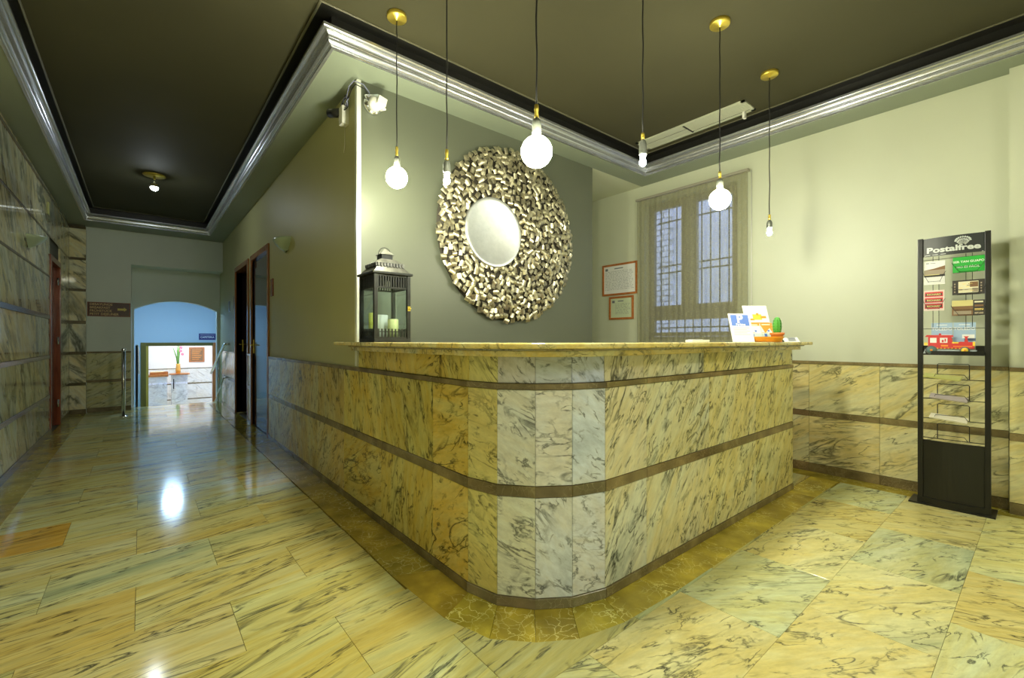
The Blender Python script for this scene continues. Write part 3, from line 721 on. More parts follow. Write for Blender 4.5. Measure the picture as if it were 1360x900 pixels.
for (x, y) in placed:
    z = bulge(x, y); e = 0.01
    nx, ny = -(bulge(x + e, y) - z) / e, -(bulge(x, y + e) - z) / e
    nrm = Vector((nx * 0.6 + rng.uniform(-.28, .28), ny * 0.6 + rng.uniform(-.28, .28), 1)).normalized()
    rotz = rng.uniform(0, PI) if rng.random() < 0.35 else math.atan2(y, x) + rng.uniform(-0.6, 0.6) + (PI / 2 if rng.random() < 0.5 else 0)
    q = Vector((0, 0, 1)).rotation_difference(nrm).to_matrix().to_4x4()
    T = Matrix.Translation((x, y, z)) @ q @ Matrix.Rotation(rotz, 4, 'Z')
    w_, l_ = rng.uniform(0.019, 0.024), rng.uniform(0.019, 0.028)
    vs = []; th = 0.0035
    for zz in (0, -th):
        for i in range(6):
            a = -1 + 2 * i / 5; vs += [(-l_, a * w_, zz + 0.007 * (1 - a * a) - 0.003), (l_, a * w_, zz + 0.007 * (1 - a * a) - 0.003)]
    fs = [(2 * i, 2 * i + 1, 2 * i + 3, 2 * i + 2) for i in range(5)] + [(12 + 2 * i + 2, 12 + 2 * i + 3, 12 + 2 * i + 1, 12 + 2 * i) for i in range(5)]
    fs += [(0, 12, 13, 1), (10, 11, 23, 22)] + [(2 * i, 2 * i + 2, 14 + 2 * i, 12 + 2 * i) for i in range(5)] + [(2 * i + 1, 13 + 2 * i, 15 + 2 * i, 2 * i + 3) for i in range(5)]
    chips.add(vs, fs, M['chips'], False, T)
stuff(chips.ob('brass_chips', t, FM))
m, nt, b = nodes_of('silver_leaf'); tc = N(nt, 'ShaderNodeTexCoord'); n = N(nt, 'ShaderNodeTexNoise', Scale=5.0, Detail=8.0, Roughness=0.7); L(nt, tc.outputs['Object'], n.inputs[0])
r = ramp(nt, n.outputs[0], [(0.3, (0.62, 0.65, 0.66)), (0.7, (0.88, 0.90, 0.92))]); L(nt, r.outputs[0], b.inputs['Base Color']); b.inputs['Metallic'].default_value = 0.9
r2 = ramp(nt, n.outputs[0], [(0.3, (0.46,) * 3), (0.7, (0.30,) * 3)]); L(nt, r2.outputs[0], b.inputs['Roughness']); M['leaf'] = m
prof = [(0.0, 0.045)] + [(HR * i / 12, 0.045 + 0.035 * (i / 12) ** 2) for i in range(1, 13)] + [(HR + 0.006, 0.078), (HR + 0.004, 0.01), (0.0, 0.01)]
B().lathe(prof[::-1], M['leaf'], 64).ob('silver_disc', t, FM @ Matrix.Translation((HC.x - MC.x, -0.007, 0)))

# ================================================================== WINDOW, BARS, LIGHT WELL
w1 = D.objects.new('window_1', None); COL.objects.link(w1); struct(w1)
M['winframe'] = plain('window_frame_paint', (0.33, 0.31, 0.24), 0.5)
def rect_frame(b, y0, y1, z0, z1, th, x0, x1, m):
    b.box((x0, y0, z0), (x1, y1, z0 + th), m); b.box((x0, y0, z1 - th), (x1, y1, z1), m)
    b.box((x0, y0, z0 + th), (x1, y0 + th, z1 - th), m); b.box((x0, y1 - th, z0 + th), (x1, y1, z1 - th), m)
b = B(); rect_frame(b, WY0, WY1, WZ0, WZ1, 0.035, XR + 0.08, XR + 0.14, M['winframe'])
b.box((XR + 0.08, WY0 + 0.035, 1.43), (XR + 0.14, WY1 - 0.035, 1.50), M['winframe']); b.box((XR + 0.08, 2.48, 1.50), (XR + 0.14, 2.56, WZ1 - 0.035), M['winframe'])
b.ob('window_frame', w1)
for (y0, y1, z0, z1) in ((2.005, 2.48, 1.50, 2.705), (2.56, 2.995, 1.50, 2.705), (2.005, 2.995, 1.195, 1.43)):
    th = 0.045
    b = B(); rect_frame(b, y0 + 0.003, y1 - 0.003, z0 + 0.003, z1 - 0.003, th, XR + 0.07, XR + 0.12, M['winframe']); sash = b.ob('sash', w1)
    B().box((XR + 0.093, y0 + th, z0 + th), (XR + 0.097, y1 - th, z1 - th), M['glass']).ob('pane', sash)
t = thing('window_grille', 'dark iron security bars outside the window', 'window bars', (XR + 0.24, 2.5, 1.16))
for i in range(10):
    y = 2.06 + i * 0.1
    B().tube([(0, y - 2.5, -0.05), (0, y - 2.5, 1.62)], 0.007, M['black'], 6).ob('bar', t)
for z in (1.30, 1.95, 2.03, 2.55):
    B().box((-0.006, -0.5, z - 1.16 - 0.007), (0.006, 0.5, z - 1.16 + 0.007), M['black']).ob('crossbar', t)
ow = M['outside'] = plain('white_washed_wall', (0.75, 0.77, 0.80), 0.9, noise=0.15, nscale=3, bump=0.3)
b = B(); b.box((6.2, 0.2, -0.5), (6.4, 5.2, 3.6), ow)
for i in range(44):
    z = -0.2 + i * 0.085; 
    for j in range(4):
        b.box((6.15, 3.62 + j * 0.16 + (0.05 if i % 2 else 0), z), (6.2, 3.62 + j * 0.16 + 0.14 + (0.05 if i % 2 else 0), z + 0.07), ow)
struct(b.ob('wall_lightwell'))

# curtain
cur = thing('sheer_curtain', 'long sheer grey brown curtain over the barred window', 'curtain', (4.485, 2.47, 2.79))
CY0, CY1 = 1.846, 3.09
vs = []; fs = []; nn = 150; mm = 12
for j in range(mm + 1):
    z = 2.775 - (2.775 - 1.03) * j / mm - 2.79
    for i in range(nn + 1):
        f_ = i / nn; y = CY0 + (CY1 - CY0) * f_
        a = 0.003 + 0.003 * j / mm
        x = a * math.sin(f_ * 118 + 1.2 * math.sin(f_ * 13)) + 0.006 * math.sin(f_ * 31 + j * 0.15)
        vs.append((x, y - 2.47, z))
for j in range(mm):
    for i in range(nn): a = j * (nn + 1) + i; fs.append((a, a + 1, a + nn + 2, a + nn + 1))
M['sheer'] = sheer('sheer_fabric', (0.34, 0.33, 0.20), 0.58)
B().add(vs, fs, M['sheer'], True).ob('fabric', cur)
B().box((-0.02, CY0 - 2.48, -0.012), (0.03, CY1 - 2.46, 0.012), M['winframe'], ch=0.003).ob('curtain_rail', cur)
B().tube([(0.03, CY0 - 2.49, 0.0), (0.03, CY0 - 2.49, -1.75)], 0.004, M['white'], 6).ob('pull_cord', cur)

# ================================================================== CERTIFICATES
def certificate(y0, y1, z0, z1, label, paper, rows):
    T = frame((XR, (y0 + y1) / 2, (z0 + z1) / 2), *NX); w_, h_ = (y1 - y0) / 2, (z1 - z0) / 2
    t = thing('framed_certificate', label, 'picture', T=T, group='framed certificates beside the window')
    b = B(); th = 0.024
    for lo, hi in (((-w_, -h_, 0), (w_, -h_ + th, 0.018)), ((-w_, h_ - th, 0), (w_, h_, 0.018)), ((-w_, -h_ + th, 0), (-w_ + th, h_ - th, 0.018)), ((w_ - th, -h_ + th, 0), (w_, h_ - th, 0.018))): b.box(lo, hi, M['orange_wood'], ch=0.003)
    b.ob('frame', t)
    B().box((-w_ + th, -h_ + th, 0.002), (w_ - th, h_ - th, 0.008), paper).ob('paper', t)
    p = B(); iw, ih = w_ - th - 0.02, h_ - th - 0.02; rr = random.Random(rows)
    p.box((-iw, ih - 0.035, 0.0081), (-iw + 0.04, ih - 0.005, 0.0088), M['ink'])
    p.box((-iw * 0.35, ih - 0.02, 0.0081), (iw * 0.25, ih - 0.008, 0.0088), M['ink'])
    for k in range(rows):
        v = ih - 0.05 - k * (2 * ih - 0.06) / rows; x = -iw + (0.05 if rows < 9 else 0)
        while x < iw - 0.03:
            l = rr.uniform(0.01, 0.045)
            p.box((x, v, 0.0081), (min(x + l, iw), v + 0.0035, 0.0088), M['ink']); x += l + rr.uniform(0.006, 0.02)
    p.ob('print', t)
certificate(3.127, 3.645, 1.712, 2.103, 'larger upper framed certificate on the cream wall beside the curtain', M['paper'], 13)
certificate(3.18, 3.54, 1.41, 1.695, 'smaller lower framed certificate on the cream wall beside the curtain', plain('green_paper', (0.62, 0.70, 0.48), 0.6), 8)

# ================================================================== LANTERN AND CANDLES ON THE COUNTER
LX, LY = 1.19, 2.695
LA = math.radians(-16 + 24 - 39.75 + 16 + 16)   # front face turned a little to the left of the viewer
lan = thing('lantern', 'tall dark metal lantern with glass sides on the counter end', 'lantern', (LX, LY, CT), -math.radians(0))
view = math.atan2(LY, LX)                       # direction from the viewer to the lantern
LROT = view - PI / 2 + math.radians(24)
lan.rotation_euler = (0, 0, LROT)
hs, H0, H1 = 0.108, 0.02, 0.415
B().box((-hs - 0.012, -hs - 0.012, 0), (hs + 0.012, hs + 0.012, 0.02), M['lantern'], ch=0.003).ob('base', lan)
for sx in (-1, 1):
    for sy in (-1, 1):
        B().box((sx * hs - 0.011, sy * hs - 0.011, H0), (sx * hs + 0.011, sy * hs + 0.011, H1), M['lantern'], ch=0.002).ob('corner_post', lan)
B().box((-hs - 0.022, -hs - 0.022, H1), (hs + 0.022, hs + 0.022, H1 + 0.014), M['lantern'], ch=0.003).ob('top_plate', lan)
for k in range(4):
    Tk = Matrix.Rotation(k * PI / 2, 4, 'Z')
    b = B(); b.box((-hs + 0.011, -hs - 0.004, H1 - 0.012), (hs - 0.011, -hs + 0.004, H1), M['lantern']); b.box((-hs + 0.011, -hs - 0.004, H1 - 0.085), (hs - 0.011, -hs + 0.004, H1 - 0.075), M['lantern'])
    for i in range(12):
        x = -hs + 0.016 + i * (2 * hs - 0.032) / 11; b.box((x - 0.0045, -hs - 0.003, H1 - 0.076), (x + 0.0045, -hs + 0.003, H1 - 0.011), M['lantern'])
    b.ob('slotted_frieze', lan, Tk)
    b = B(); b.box((-hs + 0.011, -hs - 0.004, H0), (hs - 0.011, -hs + 0.004, H0 + 0.012), M['lantern']); b.box((-hs + 0.011, -hs - 0.003, H0 + 0.042), (hs - 0.011, -hs + 0.003, H0 + 0.047), M['lantern'])
    for i in range(9):
        x = -hs + 0.02 + i * (2 * hs - 0.04) / 8; b.box((x - 0.004, -hs - 0.003, H0 + 0.01), (x + 0.004, -hs + 0.003, H0 + 0.062), M['lantern'])
    b.ob('picket_rail', lan, Tk)
    B().box((-hs + 0.011, -hs - 0.001, H0 + 0.012), (hs - 0.011, -hs + 0.001, H1 - 0.08), M['glass']).ob('glass_pane', lan, Tk)
def pyr(b, s0, z0, s1, z1, m): b.add([(-s0, -s0, z0), (s0, -s0, z0), (s0, s0, z0), (-s0, s0, z0), (-s1, -s1, z1), (s1, -s1, z1), (s1, s1, z1), (-s1, s1, z1)], [(3, 2, 1, 0), (4, 5, 6, 7), (0, 1, 5, 4), (1, 2, 6, 5), (2, 3, 7, 6), (3, 0, 4, 7)], m)
b = B(); pyr(b, hs + 0.01, H1 + 0.014, 0.085, H1 + 0.055, M['lantern_roof']); pyr(b, 0.085, H1 + 0.055, 0.082, H1 + 0.075, M['lantern_roof']); pyr(b, 0.088, H1 + 0.075, 0.045, H1 + 0.105, M['lantern_roof'])
for k in range(4):
    for i in range(9):
        x = -0.08 + i * 0.02; b.box((x - 0.006, -0.094, H1 + 0.052), (x + 0.006, -0.088, H1 + 0.074), M['lantern_roof'], T=Matrix.Rotation(k * PI / 2, 4, 'Z'))
b.ob('roof', lan)
b = B(); pyr(b, 0.036, H1 + 0.105, 0.036, H1 + 0.135, M['lantern']); pyr(b, 0.046, H1 + 0.135, 0.004, H1 + 0.175, M['lantern_roof']); b.ob('chimney', lan)
B().tube([(-0.05 + 0.0 , 0, H1 + 0.12)] + [(-0.044 * math.cos(a), 0.0, H1 + 0.13 + 0.055 * math.sin(a)) for a in [i * PI / 12 for i in range(13)]], 0.0025, M['lantern'], 6).ob('carrying_ring', lan)
B().tube([(hs + 0.002, -hs - 0.012, 0.21), (hs + 0.002, -hs - 0.03, 0.21)], 0.004, M['brass'], 8).box((hs - 0.01, -hs - 0.014, 0.195), (hs + 0.008, -hs - 0.011, 0.225), M['brass']).ob('latch', lan)
wax = plain('yellow_wax', (0.72, 0.74, 0.10), 0.5); wax2 = plain('pale_wax', (0.86, 0.88, 0.42), 0.5); wax3 = plain('white_wax', (0.80, 0.82, 0.78), 0.5)
LM = Matrix.Translation((LX, LY, CT)) @ Matrix.Rotation(LROT, 4, 'Z')
def candle(x, y, r, h, m, label):
    t = thing('candle', label, 'candle', T=LM @ Matrix.Translation((x, y, 0.02)), group='candles inside the lantern')
    B().lathe([(0, 0), (r, 0), (r, h - 0.004), (r - 0.004, h), (0, h - 0.003)], m, 28).ob('wax', t)
    B().tube([(0, 0, h - 0.004), (0.001, 0, h + 0.010)], 0.001, M['cord'], 5).ob('wick', t)
candle(-0.066, 0.03, 0.026, 0.165, wax, 'tall yellow green candle at the left inside the lantern')
candle(0.035, -0.045, 0.033, 0.125, wax2, 'short pale yellow candle at the front inside the lantern')
candle(0.0, 0.055, 0.042, 0.155, wax3, 'thick white candle at the back inside the lantern')

# ================================================================== THINGS ON THE COUNTER'S RIGHT END
AZ = math.radians(233 - 270)        # leaning cards face this way (turned from -Y)
def leaning(name, label, cat, x, y, w_, h_, lean, mat, th=0.002, rz=AZ, z=CT, group=None):
    T = Matrix.Translation((x, y, z)) @ Matrix.Rotation(rz, 4, 'Z') @ Matrix.Rotation(PI / 2 - lean, 4, 'X')
    return thing(name, label, cat, T=T, group=group)   # local x right, y up the card, z towards the reader
t = leaning('parking_sign', 'small acrylic counter sign with white P on blue', 'sign', 3.10, 1.30, .15, .21, 0.33, None)
B().box((-0.075, 0.0, -0.004), (0.075, 0.205, 0), M['paper']).ob('sheet', t)
B().box((-0.078, 0.0, -0.09), (0.078, 0.004, 0.0), M['glass'], T=Matrix.Rotation(0.33, 4, 'X')).ob('foot', t)
B().box((-0.062, 0.115, 0.0001), (0.062, 0.195, 0.0004), M['blue']).ob('blue_panel', t)
text_mesh('letter', 'P', 0.085, M['paper'], Matrix.Translation((0, 0.163, 0.0005)), t, bold=0.003, depth=0.0001)
text_mesh('word', 'Parking', 0.022, M['paper'], Matrix.Translation((0, 0.125, 0.0005)), t, bold=0.0005, depth=0.0001)
b = B()
for k in range(5): b.box((-0.055, 0.10 - k * 0.012, 0.0001), (0.055 - 0.02 * (k % 2), 0.102 - k * 0.012, 0.0004), M['ink'])
b.ob('print', t)
orange = M['orange'] = plain('orange_print', (0.85, 0.30, 0.03), 0.45); yellow = plain('yellow_print', (0.9, 0.62, 0.05), 0.45)
t = leaning('brochure_holder', 'white brochure holder card with orange print, behind the cactus', 'brochure holder', 3.58, 1.37, .2, .25, 0.36, None)
B().box((-0.095, 0.0, -0.004), (0.095, 0.298, 0), M['paper'], ch=0.0015).ob('back_card', t)
b = B()
for (x0, y0, x1, y1, m_) in ((-0.09, 0.148, 0.09, 0.158, orange), (-0.03, 0.180, 0.04, 0.225, yellow), (0.03, 0.192, 0.075, 0.212, orange), (-0.055, 0.175, -0.02, 0.19, orange), (0.0, 0.215, 0.02, 0.235, orange)):
    b.box((x0, y0, 0.0001), (x1, y1, 0.0006), m_)
b.ob('printed_picture', t)
B().box((-0.095, 0.0, 0.02), (0.095, 0.06, 0.023), M['glass']).box((-0.095, 0.0, 0.0), (0.095, 0.004, 0.023), M['glass']).ob('pocket', t)
for k, (dx, lab) in enumerate(((-0.045, 'left orange and white leaflet in the counter brochure holder'), (0.052, 'right orange and white leaflet in the counter brochure holder'))):
    T = t.matrix_basis @ Matrix.Translation((dx, 0.006, 0.006 + 0.004 * k))
    l = thing('leaflet', lab, 'leaflet', T=T, group='leaflets in the counter brochure holder')
    B().box((-0.046, 0, 0), (0.046, 0.142, 0.003), M['paper']).ob('paper', l)
    b = B(); b.box((-0.046, 0.12, 0.0031), (0.046, 0.142, 0.0036), orange); b.box((-0.036, 0.125, 0.0037), (0.03, 0.131, 0.004), M['paper'])
    if k: b.add([(-0.046, 0.12, 0.0034), (0.046, 0.12, 0.0034), (0.046, 0.03, 0.0034), (0.02, 0.10, 0.0034), (-0.02, 0.06, 0.0034)], [(0, 4, 3, 2, 1)], orange)
    b.box((0.0, 0.07, 0.0031), (0.016, 0.085, 0.0036), M['blue']); b.box((-0.03, 0.03, 0.0031), (-0.01, 0.055, 0.0036), M['blue']); b.box((-0.046, 0.062, 0.0031), (0.0, 0.065, 0.0035), orange)
    b.ob('print', l)
# orange dish
t = thing('orange_dish', 'long orange boat shaped dish in front of the counter leaflets', 'dish', (3.28, 1.225, CT), -0.5)
vs = []; fs = []; n = 28
prof_ = [(0.0, 0.001), (0.72, 0.001), (0.80, 0.004), (1.0, 0.034), (0.985, 0.036), (0.78, 0.009), (0.0, 0.007)]
for (k, z) in prof_:
    for i in range(n):
        a = 2 * PI * i / n; ca, sa = math.cos(a), math.sin(a)
        vs.append((0.125 * max(k, 1e-4) * math.copysign(abs(ca) ** 0.8, ca), 0.05 * max(k, 1e-4) * math.copysign(abs(sa) ** 0.8, sa), z))
for j in range(len(prof_) - 1):
    for i in range(n): a, b_ = j * n + i, j * n + (i + 1) % n; fs.append((a, b_, b_ + n, a + n))
B().add(vs, fs, plain('orange_glaze', (0.86, 0.33, 0.02), 0.2, noise=0.15, nscale=6), True).ob('bowl', t)
# cactus
t = thing('potted_cactus', 'small green column cactus in an orange pot on the counter', 'plant', (3.50, 1.24, CT))
pot = M['pot'] = plain('orange_clay', (0.72, 0.20, 0.04), 0.6)
B().lathe([(0, 0), (0.031, 0), (0.040, 0.05), (0.046, 0.05), (0.047, 0.066), (0.041, 0.066), (0.039, 0.055), (0, 0.055)], pot, 28).ob('pot', t)
B().lathe([(0, 0.054), (0.039, 0.054), (0.02, 0.060), (0, 0.060)], M['backing'], 20).ob('soil', t)
vs = []; fs = []; n = 36; rr_ = [(0.016, 0.056), (0.022, 0.075), (0.0255, 0.10), (0.025, 0.13), (0.021, 0.155), (0.013, 0.172), (0.003, 0.178)]
for (r_, z) in rr_:
    for i in range(n): a = 2 * PI * i / n; q = r_ * (1 + 0.14 * math.cos(9 * a)); vs.append((q * math.cos(a), q * math.sin(a), z))
for j in range(len(rr_) - 1):
    for i in range(n): a, b_ = j * n + i, j * n + (i + 1) % n; fs.append((a, b_, b_ + n, a + n))
fs.append(tuple((len(rr_) - 1) * n + i for i in range(n)))
B().add(vs, fs, plain('cactus_green', (0.07, 0.32, 0.03), 0.5), True).ob('stem', t)
b = B()
for i in range(9):
    a = 2 * PI * i / 9
    for z, r_ in ((0.08, 0.026), (0.10, 0.029), (0.12, 0.029), (0.14, 0.027), (0.16, 0.021)):
        for da, dz in ((-.2, .2), (.2, .1), (0, -.3)):
            p = Vector((r_ * math.cos(a), r_ * math.sin(a), z)); d = Vector((math.cos(a + da), math.sin(a + da), dz)).normalized() * 0.007
            b.tube([p, p + d], [0.0006, 0.0002], M['paper'], 3)
stuff(b.ob('spines', t))
# folded leaflets lying at the end
t = thing('folded_leaflet', 'crumpled printed leaflet lying at the counter end behind the cactus', 'leaflet', (3.83, 1.27, CT), 0.5)
B().add([(-0.10, -0.05, 0.001), (0, -0.05, 0.035), (0.10, -0.05, 0.001), (-0.10, 0.05, 0.001), (0, 0.05, 0.03), (0.10, 0.05, 0.001), (-0.10, -0.05, 0.0), (0, -0.05, 0.034), (0.10, -0.05, 0.0), (-0.10, 0.05, 0.0), (0, 0.05, 0.029), (0.10, 0.05, 0.0)],
        [(0, 1, 4, 3), (1, 2, 5, 4), (9, 10, 7, 6), (10, 11, 8, 7), (0, 6, 7, 1), (1, 7, 8, 2), (3, 4, 10, 9), (4, 5, 11, 10), (0, 3, 9, 6), (2, 8, 11, 5)], M['paper']).ob('paper', t)
b = B()
for k in range(4):
    f_ = 0.15 + 0.2 * k; T = Matrix.Translation((-0.1 + 0.1 * f_, -0.03, 0.0025 + 0.034 * f_)) @ Matrix.Rotation(-0.33, 4, 'Y'); b.box((0, 0, 0), (0.008, 0.05, 0.0006), M['ink'], T=T)
b.ob('print', t)
# small card reader
t = thing('card_terminal', 'small white device lying on the counter below the window', 'device', (2.48, 1.30, CT), -0.5)
B().box((-0.055, -0.035, 0), (0.055, 0.035, 0.014), M['white'], ch=0.003).ob('body', t)
B().box((-0.045, -0.02, 0.014), (0.02, 0.025, 0.018), plain('grey_key', (0.35, 0.36, 0.36), 0.4)).ob('screen', t)

# ================================================================== POSTCARD STAND
PS = Matrix.Translation((4.25, 0.414, 0)) @ Matrix.Rotation(-PI / 2, 4, 'Z')     # local x to the viewer's right, -y towards the viewer
st = thing('postcard_stand', 'tall black metal postcard stand against the right wall', 'display stand', T=PS)
def sprism(poly, z0, z1, m): return B().prism(poly, z0, z1, m)
B().box((-0.225, -0.035, 0.0), (0.20, 0.17, 0.012), M['black'], ch=0.002).ob('base_plate', st)
n = 12
front = [(-0.18 + 0.36 * i / n, -0.012 - 0.022 * math.sin(PI * i / n)) for i in range(n + 1)]
B().prism(front + [(0.18, 0.03), (-0.18, 0.03)], 0.012, 0.052, M['black']).ob('plinth', st)
for sx in (-1, 1):
    B().box((sx * 0.164 - 0.014, -0.014, 0.012), (sx * 0.164 + 0.014, 0.016, 1.866), M['black'], ch=0.003).ob('post', st)
def curved(z0, z1, m, name, dy=0.0, bow=0.018, hw_=0.15):
    fr = [(-hw_ + 2 * hw_ * i / n, dy - 0.004 - bow * math.sin(PI * i / n)) for i in range(n + 1)]
    bk_ = [(x, y + 0.003) for x, y in fr[::-1]]
    return B().prism(fr + bk_, z0, z1, m).ob(name, st)
curved(0.052, 0.455, M['black_satin'], 'lower_panel')
m, nt, bs = nodes_of('header_black'); bs.inputs['Base Color'].default_value = (0.02, 0.025, 0.024, 1); bs.inputs['Roughness'].default_value = 0.42; bs.inputs['Metallic'].default_value = 0.0; M['header'] = m
hd = curved(1.735, 1.862, M['header'], 'header_panel')
lightgrey = plain('light_grey_print', (0.62, 0.66, 0.62), 0.4)
def bend(o):
    for v in o.data.vertices:
        t_ = (v.co.x + 0.15) / 0.3; v.co.y += -0.018 * math.sin(PI * min(max(t_, 0), 1))
def on_header(o): bend(o)
def face_text(name, s, size, mat, x, z, parent, y=-0.0052, bold=0.0, sx=1.0):
    o = text_mesh(name, s, size, mat, None, parent, bold, 0.0004, sx=sx)
    for v in o.data.vertices: v.co = Vector((v.co.x + x, y - v.co.z, v.co.y + z))
    return o
o = face_text('lettering', 'Postalfree', 0.052, lightgrey, 0.0, 1.775, st, bold=0.0018, sx=1.02)
wd = max(v.co.x for v in o.data.vertices) - min(v.co.x for v in o.data.vertices)
for v in o.data.vertices: v.co.x *= 0.262 / wd
bend(o)
b = B()
for k in range(11):      # the dandelion-like flower emblem above the lettering
    a = PI * (0.02 + 0.96 * k / 10); cx_, cz_ = 0.05, 1.79
    p0 = (cx_ + 0.010 * math.cos(a), -0.0056, cz_ + 0.010 * math.sin(a)); p1 = (cx_ + 0.036 * math.cos(a), -0.0056, cz_ + 0.030 + 0.026 * math.sin(a))
    b.tube([p0, p1], 0.0016, lightgrey, 4); b.sphere(p1, 0.0052, lightgrey, 8, (1, 0.2, 1))
    p2 = (cx_ + 0.024 * math.cos(a), -0.0056, cz_ + 0.022 + 0.018 * math.sin(a)); b.sphere(p2, 0.0036, lightgrey, 8, (1, 0.2, 1))
o = b.ob('flower_emblem', st); bend(o)
b = B(); b.box((-0.145, -0.0055, 1.7365), (0.145, -0.0045, 1.7395), lightgrey); 
for k in range(3): b.box((-0.14 + k * 0.04, -0.0058, 1.742), (-0.112 + k * 0.04, -0.005, 1.7455), lightgrey)
o = b.ob('header_line', st); bend(o)
curved(1.055, 1.078, M['black'], 'tray_lip', dy=-0.03)
B().box((-0.15, -0.045, 1.050), (0.15, 0.012, 1.055), M['black']).box((-0.15, 0.008, 1.055), (0.15, 0.012, 1.115), M['black']).ob('tray', st)
# wires
b = B(); 
for x in (-0.100, -0.070, 0.062, 0.092): b.tube([(x, 0.006, 1.09), (x, 0.006, 1.735)], 0.0018, M['wire'], 5)
b.ob('upright_wires', st)
b = B()
for z in (1.713, 1.232): b.tube([(-0.15, 0.004, z), (0.15, 0.004, z)], 0.0018, M['wire'], 5)
b.ob('cross_wires', st)
def basket(x0, x1, zb, zt):
    b = B(); xm = (x1 - x0) * 0.22
    b.tube([(x0 - 0.004, 0.004, zt), (x0 - 0.002, -0.022, zt - 0.01), (x0 + xm, -0.024, zb), (x1 - xm, -0.024, zb), (x1 + 0.002, -0.022, zt - 0.01), (x1 + 0.004, 0.004, zt)], 0.0016, M['wire'], 5)
    b.tube([(x0 + xm, -0.024, zb), (x0 + xm, 0.004, zb - 0.006)], 0.0014, M['wire'], 5); b.tube([(x1 - xm, -0.024, zb), (x1 - xm, 0.004, zb - 0.006)], 0.0014, M['wire'], 5)
    b.tube([(x0 + xm * 0.5, -0.023, (zb + zt) / 2), (x1 - xm * 0.5, -0.023, (zb + zt) / 2)], 0.0014, M['wire'], 5)
    b.tube([(x0 + 0.02, 0.002, zb - 0.004), (x1 - 0.02, 0.002, zb - 0.004)], 0.0016, M['wire'], 5)
    b.ob('card_basket', st)
def card(name, label, x0, x1, z0, z1, base, draw, y=-0.010, group='postcards in the stand'):
    T = PS @ Matrix.Translation(((x0 + x1) / 2, y, z0)) @ Matrix.Rotation(PI / 2 - 0.06, 4, 'X')
    t = thing(name, label, 'postcard', T=T, group=group); w_ = (x1 - x0) / 2; h_ = z1 - z0
    B().box((-w_, 0, -0.008), (w_, h_, 0), base).ob('card', t)
    b = B(); draw(b, w_, h_, t)
    if b.v: b.ob('print', t)
brown = plain('brown_print', (0.20, 0.10, 0.035), 0.5); tan = plain('tan_print', (0.62, 0.55, 0.22), 0.5); dk = plain('dark_print', (0.03, 0.025, 0.02), 0.5); red = plain('red_print', (0.62, 0.03, 0.03), 0.4); cream_ = plain('cream_print', (0.75, 0.70, 0.48), 0.5); gold = plain('gold_print', (0.85, 0.66, 0.2), 0.5); stone = plain('stone_print', (0.35, 0.29, 0.20), 0.5)
def R(b, x0, y0, x1, y1, m, z=0.0002): b.box((x0, y0, z), (x1, y1, z + 0.0004), m)
def d1(b, w, h, t):
    R(b, -w, h * 0.33, w, h * 0.42, dk); R(b, -w, h * 0.42, w, h * 0.62, stone); b.add([(-w, h * .62, .0004), (w, h * .62, .0004), (w, h * .78, .0004), (0, h * .68, .0004)], [(0, 1, 2, 3)], brown)
    R(b, -w * .8, h * .9, -w * .5, h * .93, M['ink']); R(b, -w * .4, h * .9, w * .1, h * .92, M['ink']); R(b, -w, h * .40, w * .5, h * .43, tan, 0.0007)
card('postcard', 'white postcard with a strip photo of stone ruins, top left of stand', -0.145, -0.038, 1.540, 1.703, M['paper'], d1)
def d2(b, w, h, t):
    text_mesh('lettering', 'SER TAN GUAPO', 0.0192, M['paper'], Matrix.Translation((0, h * .68, .0004)), t, 0.0004, 0.0001); text_mesh('lettering', 'NO ES F\u00c1CIL.', 0.0192, M['paper'], Matrix.Translation((0, h * .34, .0004)), t, 0.0002, 0.0001)
card('postcard', 'green postcard with white lettering, top right of stand', 0.000, 0.150, 1.608, 1.712, plain('green_card', (0.01, 0.40, 0.03), 0.4), d2)
def d3(b, w, h, t):
    R(b, -w * .62, h * .12, w * .62, h * .9, cream_); rr = random.Random(5)
    for k in range(10): x = rr.uniform(-.58, .2) * w; y = rr.uniform(.18, .75) * h; R(b, x, y, x + 0.016, y + 0.004, gold if k % 2 else brown, 0.0007)
    R(b, w * .1, h * .5, w * .6, h * .85, brown, 0.0007); R(b, w * .25, h * .15, w * .6, h * .42, stone, 0.0007)
    for sx in (-.85, .78): 
        for k in range(4): R(b, w * sx - 0.003, h * (.15 + .18 * k), w * sx + 0.004, h * (.25 + .18 * k), stone)
card('postcard', 'black bordered postcard with cream centre, middle right of stand', -0.002, 0.150, 1.458, 1.556, dk, d3)
def d4(b, w, h, t):
    R(b, -w, h * .62, w * .3, h, tan); R(b, -w, 0, w * .3, h * .62, brown); R(b, -w * .9, h * .08, w * .2, h * .3, stone, 0.0007)
    R(b, w * .3, 0, w, h, dk, 0.0003); R(b, w * .38, h * .82, w * .9, h * .92, cream_, 0.0008)
    for k in range(3): R(b, w * .4, h * (.08 + .24 * k), w * .92, h * (.2 + .24 * k), (stone, gold, brown)[k], 0.0008)
card('postcard', 'brown and tan photo postcard, lowest of the right column', -0.004, 0.150, 1.318, 1.420, stone, d4)
def d5(b, w, h, t):
    for k in range(3):
        y = h * (.10 + .29 * k); R(b, -w * .88, y, w * .88, y + h * .24, red)
        R(b, -w * .8, y + h * .05, w * .8, y + h * .17, dk, 0.0006)
        text_mesh('lettering', 'RICHARD', 0.0165, gold, Matrix.Translation((0, y + h * .11, .0012)), t, 0.0004, 0.0001)
card('postcard', 'red postcard with three gold lettered bars, below the ruins postcard', -0.147, -0.042, 1.358, 1.500, plain('pinkish_card', (0.80, 0.66, 0.60), 0.4), d5)
